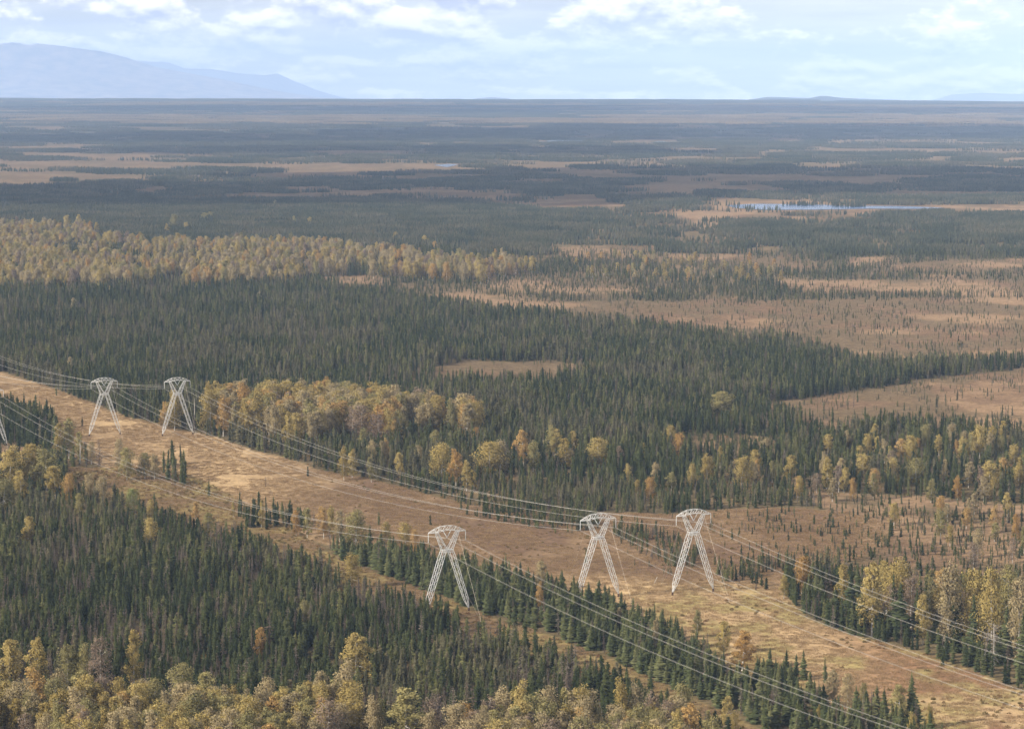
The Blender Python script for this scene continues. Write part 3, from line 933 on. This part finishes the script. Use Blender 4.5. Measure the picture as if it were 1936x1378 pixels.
P = np.concatenate([jitter_grid(560, 1000, 2.5), jitter_grid(1000, 1700, 3.1), jitter_grid(1700, 2700, 4.0)])
dens, hf, op, px, py = cover_at(P[:, 0], P[:, 1])
rx, ry = project(P[:, 0], P[:, 1], rise(P[:, 1]))
dens[inside(rx, ry, BIRCH_FRONT)] *= 0.06
dens[inside(rx, ry, BIRCH_MID)] *= 0.12
dens[inside(rx, ry, BIRCH_BELT)] *= 0.7
inrow = inside(px, py, ROW)
dens[inrow] *= 0.7
inglade = inside(rx, ry, [(1530, 1120), (2230, 1120), (2230, 1330), (1936, 1300), (1700, 1210), (1560, 1170)])
dens[inglade] *= 0.15
keepm = RNG.random(len(P)) < dens
hn = fbm(P[:, 0] / 22, P[:, 1] / 30, 3, 27)
tn = fbm(P[:, 0] / 30, P[:, 1] / 55, 4, 57)
dn = fbm(P[:, 0] / 16, P[:, 1] / 26, 3, 37)
OPENB = [tuple(float(v) for v in e.split()[:4]) for e in B.replace('\n', '').split(';')]
OB = np.array([o for o in OPENB if 700 < o[2] < 1345])


def hides(x, y, h, Y):
    """would a spruce here stand in front of a birch seen open in the photo?"""
    top = y - h * FPX / Y
    q = (np.abs(OB[:, 0] - x) < OB[:, 3] * .42) & (y > OB[:, 2] - 1) & (top < OB[:, 2] - .38 * (OB[:, 2] - OB[:, 1]))
    return bool(q.any())


BT = [(t_[1], t_[2]) for t_ in TREES if t_[0] == 'birch' and t_[2] < 1400]
bxy = np.array(BT)
for i in np.nonzero(keepm)[0]:
    X, Y = P[i]
    if Y < 1400 and (np.min((bxy[:, 0] - X) ** 2 + (bxy[:, 1] - Y) ** 2) < 2.2):
        continue
    if inrow[i] or inglade[i]:
        k, h = ('white_spruce', random.uniform(5.5, 9.8) if inrow[i] else random.uniform(6, 10.5))
        if random.random() < .10:
            k, h = 'dead_spruce', random.uniform(6, 9.5)
    else:
        h = (6.0 + 4.2 * (hn[i] - .3) + random.gauss(0, 1.3)) * hf[i] * (1.0 if Y < 1000 else 1.12)
        k = 'black_spruce'
        if random.random() < .10 + (.42 * float(smooth(np.array(dn[i]), .47, .60)) if ry[i] > 1000 and rx[i] < 1300 else 0):
            k = 'dead_spruce'
    h = max(1.8, h)
    if Y < 1500 and hides(rx[i], ry[i], h, Y):
        continue
    sidx = random.randrange(len(SHAPES[k]))
    if k == 'black_spruce':
        sidx = min(2, max(0, int((.65 if ry[i] > 960 else 1.0) + (tn[i] - .5) * 7 + random.gauss(0, .75) + .5 * random.random()))) * 8 + random.randrange(8)
    zone = 'row' if inrow[i] else 'glade' if inglade[i] else 'left' if (ry[i] < 930 and rx[i] < 360 and ry[i] > 770) else 'stand' if (ry[i] > 960 and rx[i] < 1400) else \
        'field' if op[i] > .5 else 'scatter' if rx[i] > 1280 else 'mid'
    TREES.append((k, float(X), float(Y), h, random.uniform(1.05, 1.7) * (1.0 if h > 4 else 1.25), sidx, random.uniform(0, 6.28),
                  random.gauss(0, .035), random.gauss(0, .035), zone))

# dead standing trunk beside the shrubs, kept apart below
# ------------------------------------------------------------------ which trees show largest: nearest first into a coarse picture
tx = np.array([t_[1] for t_ in TREES])
ty = np.array([t_[2] for t_ in TREES])
th = np.array([t_[3] for t_ in TREES])
tz = terr(tx, ty)
bx_, by_ = project(tx, ty, tz)
_, ty_top = project(tx, ty, tz + th)
tw = np.array([SHAPES[t_[0]][t_[5]][4] * t_[4] * t_[3] / SHAPES[t_[0]][t_[5]][3] for t_ in TREES]) * FPX / ty
covr = np.zeros((689, 968), bool)
vis = np.zeros(len(TREES))
for i in np.argsort(ty):
    if ty[i] > 1650:
        break
    x0, x1 = int((bx_[i] - tw[i] * .38) / 2), int((bx_[i] + tw[i] * .38) / 2) + 1
    y0, y1 = int(ty_top[i] / 2), int(by_[i] / 2) + 1
    x0, x1, y0, y1 = max(x0, 0), min(x1, 968), max(y0, 0), min(y1, 689)
    if x0 >= x1 or y0 >= y1:
        continue
    s_ = covr[y0:y1, x0:x1]
    vis[i] = (~s_).sum()
    covr[y0:y1, x0:x1] = True
FAMILY = {'black_spruce': 'spruce', 'white_spruce': 'spruce', 'dead_spruce': 'dead', 'birch': 'birch'}
single = set()
for fam, lim in (('spruce', 300), ('dead', 220), ('birch', 300)):
    ids = [i for i in range(len(TREES)) if FAMILY[TREES[i][0]] == fam and vis[i] > 14]
    ids.sort(key=lambda i: -vis[i])
    single.update(ids[:lim])

def place_of(zone, x, y):
    """where a tree stands, told by what one can find in the picture"""
    if zone == 'row':
        return ('at the upper end of the narrow tree row' if x < 700 else 'in the tree row beside the near pylon' if x < 900 else
                'in the tree row between near and middle pylons' if x < 1130 else 'in the tree row below the middle pylon' if x < 1330 else
                'in the tree row around the round orange birch' if x < 1480 else 'in the tree row past the orange birch')
    if zone == 'stand':
        if y > 1230:
            return 'just behind the near birch belt' if x < 680 else 'just behind the birch belt, below the near pylon'
        if y > 1110:
            return 'deep in the dense dark near stand' if x < 640 else 'in the dense stand beneath the near pylon'
        return 'at the back edge of the dense near stand'
    if zone == 'front':
        return ('in the near birch belt by the frame corner' if x < 330 else 'in the near birch belt, middle stretch' if x < 720 else 'in the near birch belt below the near pylon')
    if zone == 'glade':
        return ('at the pylon end of the tall grove' if x < 1640 else 'in the tall grove above the yellow grass' if x < 1780 else 'in the tall grove near the bare white trunk')
    if zone == 'mid':
        return 'among spruces next to the golden grove' if x < 800 else 'among spruces beyond the rusty bog'
    if zone == 'grove':
        return 'at the pylon end of the golden grove' if x < 560 else 'in the heart of the golden grove' if x < 760 else 'at the far end of the golden grove'
    if zone == 'scatter':
        return ('in the mixed wood just beyond the outer pylon' if x < 1480 else 'in the mixed wood bordering the brown bog' if y < 960 else 'in the open wood behind the tall grove')
    return {'left': 'in the clump by the cut off pylon' if x < 140 else 'on the brown strip below the far pylons', 'lowright': 'in scrub at the near end of the strip',
            'belt': 'in the far golden belt', 'field': 'standing alone on open bog'}[zone]


GROUPS = {'row': 'of the tree row between the cleared strips', 'stand': 'of the dense near stand', 'front': 'of the near birch belt', 'glade': 'of the tall grove', 'mid': 'beyond the rusty bog',
          'grove': 'of the golden grove', 'scatter': 'of the mixed wood', 'left': 'around the far end of the strip', 'lowright': 'of the near scrub', 'belt': 'of the far belt', 'field': 'on open bog'}
HUE = {'g': 'golden yellow', 'o': 'bright orange', 'y': 'olive yellow', 'l': 'lime green', 'r': 'half bare russet', 'p': 'pale straw'}
KNAME = {'black_spruce': 'black_spruce_tree', 'white_spruce': 'white_spruce_tree', 'dead_spruce': 'dead_spruce_tree', 'birch': 'birch_tree'}
for i in sorted(single, key=lambda j: (TREES[j][0], ty[j])):
    k, X, Y, h, wf_, si, rz, tx_, ty_, zone = TREES[i]
    cm, tm, jo, rh, rw = SHAPES[k][si]
    e = empty(KNAME[k], (X, Y, float(tz[i])))
    e.rotation_euler = (tx_, ty_, rz)
    e.scale = (h / rh * wf_, h / rh * wf_, h / rh)
    hr = h / rh
    size = 'very tall' if hr > 1.16 else 'tall' if hr > .98 else 'middling' if hr > .8 else 'short' if hr > .62 else 'very short'
    plc = place_of(zone, bx_[i], by_[i])
    if k == 'birch':
        wide = wf_ * SHAPES[k][si][4]
        lab = '%s%s %s birch %s' % ('slim ' if wf_ < .9 else 'round ' if wf_ > 1.1 else '', size, HUE[COLS[si // 6]], plc)
    elif k == 'dead_spruce':
        lab = '%s grey brown dead spruce %s' % (size, plc)
    else:
        if k == 'black_spruce':
            look = ('slim' if wf_ < 1.2 else 'stout' if wf_ > 1.45 else 'even') + ' ' + ('blackish green', 'olive green', 'grey green')[si // 8]
        else:
            look = ('narrow' if wf_ < 1.12 else 'wide' if wf_ > 1.4 else 'broad') + ' coned dark green'
        lab = '%s %s spruce %s' % (size, look, plc)
    tag(e, lab, 'tree', {'birch': 'birches ', 'dead_spruce': 'dead spruces '}.get(k, 'spruces ') + GROUPS[zone])
    for nm, me in (('trunk', tm), ('crown', cm)):
        o = bpy.data.objects.new(nm, me)
        COL.objects.link(o)
        o.parent = e

# ------------------------------------------------------------------ the rest of the woodland as masses
for k, nm, lab in (('black_spruce', 'spruce_forest', 'dark black spruce forest covering the plain'), ('white_spruce', 'white_spruce_woods', 'broad spruces in the rows and groves'),
                   ('dead_spruce', 'dead_spruce_woods', 'grey brown dead spruces scattered in the forest'), ('birch', 'birch_woods', 'golden autumn birch woods')):
    ids = [i for i in range(len(TREES)) if TREES[i][0] == k and i not in single]
    A = [TREES[i] for i in ids]
    sh = SHAPES[k]
    scatter(nm, [s_[2] for s_ in sh], [(a[1], a[2], float(tz[i])) for a, i in zip(A, ids)], [(a[7], a[8], a[6]) for a in A],
            [(a[3] / sh[a[5]][3] * a[4], a[3] / sh[a[5]][3] * a[4], a[3] / sh[a[5]][3]) for a in A], [a[5] for a in A], lab)

# far woodland in round patches of many trees
def far_points(y0, y1, step):
    P = jitter_grid(y0, y1, step)
    d, hf, op, px, py = cover_at(P[:, 0], P[:, 1])
    return P, d


protos = [stand_patch('far_stand_%02d' % i, 46, [150, 130, 60, 50, 16, 12][i], 5, 8.5, .8, M_FARSPRUCE, 500 + i) for i in range(6)]
P1, d1 = far_points(2680, 5000, 34)
protos2 = [stand_patch('farther_stand_%02d' % i, 110, [420, 380, 170, 150, 50, 40][i], 5.5, 9.5, 1.1, M_FARSPRUCE, 520 + i) for i in range(6)]
P2, d2 = far_points(5000, 11000, 84)
protos3 = [stand_patch('farthest_stand_%02d' % i, 240, [520, 480, 260, 220, 80, 60][i], 6.5, 11.0, 2.0, M_FARSPRUCE, 540 + i) for i in range(6)]
P3, d3 = far_points(11000, 26500, 175)
for nm, PP, dd, pr, s0 in (('far_spruce_forest', P1, d1, protos, 1.0), ('farther_spruce_forest', P2, d2, protos2, 1.0), ('farthest_spruce_forest', P3, d3, protos3, 1.0)):
    lvl = np.where(dd > .62, 0, np.where(dd > .3, 2, 4))
    kp = (dd > .08) & (RNG.random(len(PP)) < np.clip(dd * 1.6, .25, 1))
    if nm.startswith('farthest'):
        gold = smooth(fbm(PP[:, 0] / 1700, PP[:, 1] / 900, 4, 81), 0.44, 0.58) * smooth(PP[:, 1], 12500, 14000) * (1 - smooth(PP[:, 1], 21500, 23500))
        isg = RNG.random(len(PP)) < gold * .8
        kp &= ~isg
    q = np.nonzero(kp)[0]
    scatter(nm, pr, np.stack([PP[q, 0], PP[q, 1], terr(PP[q, 0], PP[q, 1])], 1), np.stack([np.zeros(len(q)), np.zeros(len(q)), RNG.uniform(0, 6.28, len(q))], 1),
            np.stack([RNG.uniform(.85, 1.25, len(q)), RNG.uniform(.85, 1.25, len(q)), RNG.uniform(.85, 1.2, len(q))], 1), lvl[q] + RNG.integers(0, 2, len(q)),
            {'far_': 'spruce woods beyond the bogs', 'farth': 'spruce woods far out on the plain'}.get(nm[:4], {'farther': 'spruce woods far out on the plain'}.get(nm[:7], 'spruce woods near the horizon')))
g = np.nonzero(isg)[0]
scatter('far_birch_woods', [stand_patch('far_birch_%02d' % i, 240, 330, 8, 13, 4.2, M_FARBIRCH, 560 + i, True) for i in range(4)],
        np.stack([P3[g, 0], P3[g, 1], terr(P3[g, 0], P3[g, 1])], 1), np.stack([np.zeros(len(g)), np.zeros(len(g)), RNG.uniform(0, 6.28, len(g))], 1),
        np.ones((len(g), 3)), RNG.integers(0, 4, len(g)), 'golden birch woods near the horizon')

# low shrubs and grass tussocks of the clearings and bogs
def shrub_shape(seed):
    rn = random.Random(seed)
    V, F = [], []
    for _ in range(70):
        a, q, z = rn.uniform(0, 6.28), math.sqrt(rn.random()) * .8, 0
        z = rn.uniform(.05, 1.0) * (1 - (q / .9) ** 2) ** .5
        c = Vector((math.cos(a) * q, math.sin(a) * q, z * .8))
        n = Vector((rn.gauss(0, 1), rn.gauss(0, 1), rn.gauss(.4, .6))).normalized()
        u = n.orthogonal().normalized() * rn.uniform(.09, .2)
        v = n.cross(u)
        b = len(V)
        V += [c - u, c + v, c + u, c - v]
        F.append((b, b + 1, b + 2, b + 3))
    return mesh_obj('shrub_shape_%02d' % seed, V, F, M_SHRUB, link=False)


def tuft_shape(seed):
    rn = random.Random(seed)
    V, F = [], []
    for _ in range(80):
        a, q = rn.uniform(0, 6.28), 1.45 * math.sqrt(rn.random())
        x, y = math.cos(a) * q, math.sin(a) * q
        l, b_ = rn.uniform(.12, .4), rn.uniform(0, 6.28)
        k = len(V)
        wv = .05
        V += [(x - wv * math.sin(b_), y + wv * math.cos(b_), 0), (x + wv * math.sin(b_), y - wv * math.cos(b_), 0), (x + math.cos(b_) * l * .5, y + math.sin(b_) * l * .5, l)]
        F.append((k, k + 1, k + 2))
    return mesh_obj('tuft_shape_%02d' % seed, V, F, M_GRASS, link=False)


PS = jitter_grid(640, 1450, 2.2, 1.15)
sd, shf, sop, spx, spy = cover_at(PS[:, 0], PS[:, 1])
infl = inside(spx, spy, FIELD)
inst = inside(spx, spy, STRIP)
ns = fbm(PS[:, 0] / 14, PS[:, 1] / 22, 4, 77)
rs = RNG.random(len(PS))
shr = (infl & (rs < .001 + ((.16 + .3 * smooth(spy, 1110, 1160)) * smooth(ns, .55, .66)) * smooth(spx + (spy - 900) * 1.5, 500, 1000))) | (inst & (rs < .25 + .5 * smooth(ns, .45, .6))) | (~infl & ~inst & (sop < .5) & (sd < .7) & (rs < .22))
tuf = (infl | inst) & ~shr & (rs > .12) & (ns < .66)
for nm, mk, prs, lab, smin, smax in (('low_shrubs', shr, [shrub_shape(i) for i in range(5)], 'low rusty and yellow shrubs of the clearing', .4, .9),
                                     ('grass_tussocks', tuf, [tuft_shape(i) for i in range(5)], 'dry straw coloured grass tussocks of the clearing', .7, 1.3)):
    q = np.nonzero(mk)[0]
    s_ = RNG.uniform(smin, smax, len(q))
    scatter(nm, prs, np.stack([PS[q, 0], PS[q, 1], terr(PS[q, 0], PS[q, 1])], 1), np.stack([np.zeros(len(q)), np.zeros(len(q)), RNG.uniform(0, 6.28, len(q))], 1),
            np.stack([s_, s_, s_ * RNG.uniform(.7, 1.2, len(q))], 1), RNG.integers(0, 5, len(q)), lab)

PD = np.concatenate([jitter_grid(860, 1500, 2.6, 1.15), jitter_grid(1500, 3000, 4.6, 1.15)])
bd, bhf, bop, bpx, bpy_ = cover_at(PD[:, 0], PD[:, 1])
nbr = fbm(PD[:, 0] / 26, PD[:, 1] / 34, 4, 87)
nbr2 = fbm(PD[:, 0] / 7, PD[:, 1] / 10, 3, 89)
inf2 = inside(bpx, bpy_, FIELD) | inside(bpx, bpy_, STRIP)
rusty = inf2 & (bpx > 1180) & (bpy_ < 1085)
br = (((bop > .3) | (bd < .45)) & (~inf2 | rusty)) & (RNG.random(len(PD)) < np.where(rusty, .22, .6) * smooth(nbr * .6 + nbr2 * .4, .45, .60))
q = np.nonzero(br)[0]
s_ = RNG.uniform(.13, .36, len(q)) * (1 + .35 * (PD[q, 1] > 1500))
dw = [sh_[2] for sh_ in SHAPES['black_spruce'][8:]]
scatter('dwarf_spruce_scrub', dw, np.stack([PD[q, 0], PD[q, 1], terr(PD[q, 0], PD[q, 1])], 1), np.stack([np.zeros(len(q)), np.zeros(len(q)), RNG.uniform(0, 6.28, len(q))], 1),
        np.stack([s_ * 1.5, s_ * 1.5, s_], 1), np.where(RNG.random(len(q)) < .3, 0, 8) + RNG.integers(0, 8, len(q)), 'low stunted dwarf spruce of the open bogs')
print('BRUSH', len(q))

# ------------------------------------------------------------------ pylons
def mast(p0, p1, s_of, panels, chord=.125, brace=.05):
    """four-chord lattice mast from p0 to p1 lying in the xz plane"""
    p0, p1 = Vector(p0), Vector(p1)
    d = (p1 - p0).normalized()
    u = d.cross(Vector((0, 1, 0))).normalized()
    v = Vector((0, 1, 0))
    B_ = []

    def cor(t, a, b):
        s = s_of(t)
        return p0.lerp(p1, t) + u * a * s + v * b * s
    for i in range(panels):
        t0, t1 = i / panels, (i + 1) / panels
        for a, b in ((1, 1), (1, -1), (-1, -1), (-1, 1)):
            B_.append((cor(t0, a, b), cor(t1, a, b), chord))
        for (a, b), (c, e) in (((1, 1), (1, -1)), ((1, -1), (-1, -1)), ((-1, -1), (-1, 1)), ((-1, 1), (1, 1))):
            if (i + (a == c)) % 2:
                B_.append((cor(t0, a, b), cor(t1, c, e), brace))
            else:
                B_.append((cor(t0, c, e), cor(t1, a, b), brace))
    return B_


def insulator(p, q, n=14, r=.15):
    p, q = Vector(p), Vector(q)
    pts, rad = [], []
    for i in range(n):
        for f, rr in ((.1, .045), (.35, r), (.6, r * .75), (.85, .045)):
            pts.append(p.lerp(q, (i + f) / n))
            rad.append(rr)
    return tube(pts, rad, 8)


FOOT, WAIST, ARM, TOP, HALF = 7.15, 18.7, 23.95, 25.5, 6.05
PM = {}


def prep(name, lst):
    V, F = bars(lst)
    PM[name] = mesh_obj(name, V, F, M_STEEL, link=False).data


def leg_s(t):
    return float(np.interp(t, [0, .16, .9, 1], [.06, .60, .70, .56]))


for s in (-1, 1):
    prep('leg%d' % s, mast((s * FOOT, 0, .9), (s * 1.08, 0, WAIST), leg_s, 15))
    A_ = []
    lo = [(s * 1.75, y, WAIST + .1) for y in (-.55, .55)] + [(s * .12, y, WAIST + .2) for y in (-.55, .55)]
    hi = [(s * 3.85, y, ARM + .05) for y in (-.42, .42)] + [(s * 3.1, y, ARM + .15) for y in (-.42, .42)]
    for p, q in zip(lo, hi):
        A_.append((p, q, .11))
    L_ = [[Vector(p).lerp(Vector(q), i / 6) for i in range(7)] for p, q in zip(lo, hi)]
    for i in range(6):
        for a, b in ((0, 2), (1, 3), (0, 1), (2, 3)):
            A_.append((L_[a][i], L_[b][i + 1], .055) if i % 2 else (L_[b][i], L_[a][i + 1], .055))
    prep('arm%d' % s, A_)
W_ = []
for y in (-.56, .56):
    W_ += [((-1.85, y, WAIST), (1.85, y, WAIST), .17), ((-1.6, y, WAIST - .9), (1.6, y, WAIST), .09), ((1.6, y, WAIST - .9), (-1.6, y, WAIST), .09),
           ((-1.5, y, WAIST - .8), (1.5, y, WAIST - .8), .10)]
for x in (-1.7, -.6, .6, 1.7):
    W_.append(((x, -.56, WAIST), (x, .56, WAIST), .10))
prep('waist', W_)
C_ = []
bx = [-HALF, -4.9, -3.5, -1.9, 0, 1.9, 3.5, 4.9, HALF]


def botz(x):
    return float(np.interp(abs(x), [0, .9, 2.2, 3.5, 4.8, HALF], [24.5, 24.48, 24.3, 23.95, 23.9, 23.85]))


def topz(x):
    return float(np.interp(abs(x), [0, 1.5, 2.7, 3.5, 4.8, HALF], [25.75, 25.7, 25.5, 25.15, 24.6, 24.0]))


def wy(x):
    return .75 * (1 if abs(x) < 3.6 else max(.08, (HALF - abs(x)) / (HALF - 3.6)))


for i in range(len(bx) - 1):
    a, b = bx[i], bx[i + 1]
    m = (a + b) / 2
    for s in (-1, 1):
        C_.append(((a, s * wy(a), botz(a)), (b, s * wy(b), botz(b)), .09))
        C_.append(((a, s * wy(a) * .6, topz(a)), (b, s * wy(b) * .6, topz(b)), .075))
        C_.append(((a, s * wy(a), botz(a)), (m, s * wy(m) * .6, topz(m)), .08))
        C_.append(((m, s * wy(m) * .6, topz(m)), (b, s * wy(b), botz(b)), .08))
    C_.append(((a, -wy(a), botz(a)), (b, wy(b), botz(b)), .07))
    C_.append(((b, -wy(b), botz(b)), (b, wy(b), botz(b)), .07))
    C_.append(((a, -wy(a) * .6, topz(a)), (b, wy(b) * .6, topz(b)), .07))
prep('crossarm', C_)
INS = {}
VB = (0, 0, 22.25)
for key, p, q in (('l', (-HALF, 0, 23.85), (-HALF, 0, 21.1)), ('r', (HALF, 0, 23.85), (HALF, 0, 21.1)), ('vl', (-1.35, 0, 24.4), VB), ('vr', (1.35, 0, 24.4), VB)):
    V, F = insulator(p, q)
    INS[key] = mesh_obj('insulator_string', V, F, M_INSUL, link=False).data
V, F = tube([(0, 0, -.8), (0, 0, .95), (0, 0, 1.0)], [.30, .30, .16], 10)
FOOTM = mesh_obj('footing', V, F, M_RUST, link=False).data

LINES = {'near': ((845, 1158), (-18, 843)), 'middle': ((1130, 1133), (198, 823)), 'outer': ((1310, 1123), (336, 822))}
ATT = [(-HALF, 21.0), (0, 22.15), (HALF, 21.0)]
LAB = {('near', 0): 'galvanised X shaped lattice pylon standing in the narrow strip behind the dense spruce stand',
       ('near', 1): 'galvanised X shaped pylon at the picture edge behind a spruce clump, mostly cut off',
       ('middle', 0): 'galvanised X shaped lattice pylon behind the spruce row, middle of the three closer pylons',
       ('middle', 1): 'galvanised X shaped pylon on the straw field, farther from the golden grove',
       ('outer', 0): 'galvanised X shaped lattice pylon on the rusty bog with both dark footings in the open',
       ('outer', 1): 'galvanised X shaped pylon on the straw field right beside the golden birch grove'}
for ln, (a, b) in LINES.items():
    T1, T2 = Vector(ground_at(*a)), Vector(ground_at(*b))
    dv = T2 - T1
    dirv = dv.normalized()
    cross = Vector((dirv.y, -dirv.x))
    rz = math.atan2(cross.y, cross.x)
    pos = [T1 - dv, T1, T2, T2 + dv]
    zs = [float(terr(p.x, p.y)) for p in pos]
    for j in (0, 1, 2, 3):
        if j in (0, 3):
            continue
        lab = LAB[(ln, j - 1)]
        t_ = empty('transmission_pylon', (pos[j].x, pos[j].y, zs[j]), rz)
        tag(t_, lab, 'pylon', 'guyed X pylons of the three power lines')

        def part(nm, me):
            o = bpy.data.objects.new(nm, me)
            COL.objects.link(o)
            o.parent = t_
            return o
        for s in (-1, 1):
            part('leg', PM['leg%d' % s])
            part('upper_arm', PM['arm%d' % s])
            f = part('footing', FOOTM)
            f.location = (s * FOOT, 0, 0)
            for e in (-1, 1):
                V, F = tube([(s * 3.5, 0, ARM), (2.6 if e < 0 else -1.5, e * 17.0, -.3)], .017, 4)
                mesh_obj('guy_wire', V, F, M_GUY, t_)
        part('waist_beam', PM['waist'])
        part('crossarm', PM['crossarm'])
        for key in INS:
            part('insulator_string', INS[key])
    for k, (ax, az_) in enumerate(ATT):
        root = empty('conductor_cable', (pos[1].x, pos[1].y, 0), 0)
        tag(root, 'pale twin conductor cable of the %s power line, %s' % (ln, ['on the arm facing the near forest', 'hung from the middle of the crossarms', 'on the arm facing the far plain'][k]),
            'cable', 'conductor cables of the three power lines')
        for off in (-.2, .2):
            pts = []
            for j in range(3):
                p, q = pos[j], pos[j + 1]
                for i in range(29):
                    if j and i == 0:
                        continue
                    f = i / 28
                    xy = p.lerp(q, f) + cross * (ax + off)
                    z = (zs[j] * (1 - f) + zs[j + 1] * f) + az_ - 4 * 11.3 * f * (1 - f)
                    pts.append((xy.x - pos[1].x, xy.y - pos[1].y, z))
            V, F = tube(pts, .0165, 4)
            mesh_obj('wire', V, F, M_WIRE, root)

# ------------------------------------------------------------------ dead trunks that stand out
def snag(x, yt, yb, label, nb=26, seed=1, spread=.17, wood=None):
    X, Y = ground_at(x, yb)
    h = (yb - yt) / FPX * Y
    rn = random.Random(seed)
    e = empty('dead_tree', (X, Y, float(terr(X, Y))))
    tag(e, label, 'dead tree')
    V, F = tube([(0, 0, -.3), (.05, 0, h * .5), (-.03, .02, h * .9), (0, 0, h)], [.20, .15, .08, .03], 7)
    mesh_obj('trunk', V, F, wood or M_DEADWOOD, e)
    br = []
    for k in range(nb):
        z = h * rn.uniform(.05, .98)
        a, l = rn.uniform(0, 6.28), h * spread * rn.uniform(.4, 1.1)
        up = (.5 if z > h * .75 else -.35) * l
        p = Vector((0, 0, z))
        q = Vector((math.cos(a) * l * .6, math.sin(a) * l * .6, z + up * .3))
        r = Vector((math.cos(a) * l, math.sin(a) * l, z + up))
        br.append(tube([p, q, r], [.035, .025, .008], 4))
    if br:
        V, F, _ = merge(*br)
        mesh_obj('crown', V, F, plain('dead_twigs', (.26, .23, .20), .9), e)


snag(1878, 1176, 1258, 'bare white trunked dead spruce at the edge of the glade', 120, 3, .24)
snag(1782, 1158, 1228, 'grey leafless dead spruce leaning on the broad green spruces', 150, 4, .22, M_BARK)
snag(368, 752, 806, 'bare white pole like trunk beside the golden grove', 4, 5, .05)
snag(152, 832, 876, 'thin white birch trunk standing clear of the shrubs', 5, 6, .08)
snag(1866, 1195, 1262, 'grey twiggy dead spruce next to the bare white trunk', 150, 8, .22, M_BARK)
X, Y = ground_at(1237, 1104)
V, F = bars([((0, 0, 0), (.9, .1, 2.0), .12)])
o = mesh_obj('leaning_post', V, F, M_DEADWOOD)
o.location = (X, Y, float(terr(X, Y)))
tag(o, 'short white leaning marker post on the rusty bog', 'post')

# ------------------------------------------------------------------ cumulus overhead, out over the plain; their shadows band the muskeg
M_CLOUD = plain('cloud_white', (.85, .85, .86), 1.0, 0, .02, .01)


def cloud(px, py, wx, wy_, seed, alt=1600):
    """a flat based cumulus whose shadow falls at photo pixel px, py"""
    X, Y = ground_at(px, py)
    k = (alt - float(rise(Y))) / math.tan(SUN_EL)
    cx, cy = X + SUN_AZ.x * k, Y + SUN_AZ.y * k
    rn = random.Random(seed)
    V, F = [], []
    nu, nv = 14, 9
    for b in range(26):
        a = rn.uniform(0, 6.28)
        q = math.sqrt(rn.random())
        ox, oy = math.cos(a) * q * wx * .4, math.sin(a) * q * wy_ * .4
        r = rn.uniform(.17, .32) * min(wx, wy_ * 1.3)
        o = len(V)
        for i in range(nv):
            for j in range(nu):
                ph, tt = math.pi * i / (nv - 1), 2 * math.pi * j / nu
                d = Vector((math.sin(ph) * math.cos(tt), math.sin(ph) * math.sin(tt), math.cos(ph)))
                n = 1 + .35 * (float(fbm(np.array(d.x * 2 + b), np.array(d.y * 2 + d.z * 1.7), 3, seed)) - .5)
                V.append((ox + d.x * r * n * 1.2, oy + d.y * r * n, max(d.z * r * n * .6, -r * .12)))
        for i in range(nv - 1):
            for j in range(nu):
                F.append((o + i * nu + j, o + (i + 1) * nu + j, o + (i + 1) * nu + (j + 1) % nu, o + i * nu + (j + 1) % nu))
    ob = mesh_obj('cloud', V, F, M_CLOUD, None, None, True)
    ob.location = (cx, cy, alt)
    tag(ob, 'white flat based cumulus cloud drifting over the plain', None, None, 'stuff')


for i, cdef in enumerate([(60, 367, 800, 700), (330, 371, 700, 650), (620, 373, 760, 650), (870, 376, 480, 420), (1120, 344, 1000, 1300), (1430, 340, 1000, 1500), (1720, 342, 1000, 1500),
                          (1950, 343, 800, 1400), (1250, 250, 2600, 3000), (1620, 247, 2200, 2600), (760, 286, 1300, 900), (200, 262, 1800, 1500), (1250, 206, 5200, 2600), (500, 208, 4200, 2200),
                          (1850, 210, 4000, 2400)]):
    cloud(*cdef, 900 + i)

# ------------------------------------------------------------------ the hazy air
m_, t = mat('hazy_air')
pv = t.n('ShaderNodeVolumePrincipled', i_Color=(0.48, 0.665, 1.0, 1), i_Density=4.0e-5, i_Anisotropy=-0.3)
t.n('ShaderNodeOutputMaterial', i_Volume=pv.outputs[0])
lo, hi = (-26500, -900, -8), (26500, 66500, 1260)
V = [(x, y, z) for z in (lo[2], hi[2]) for y in (lo[1], hi[1]) for x in (lo[0], hi[0])]
hz = mesh_obj('haze', V, [(0, 2, 3, 1), (4, 5, 7, 6), (0, 1, 5, 4), (2, 6, 7, 3), (0, 4, 6, 2), (1, 3, 7, 5)], m_)
tag(hz, 'thin pale haze lying over the whole plain', None, None, 'stuff')
print('TREES', len(TREES), 'single', len(single), 'shrubs', int(shr.sum()), 'tufts', int(tuf.sum()), 'far', len(P1), len(P2), len(P3))
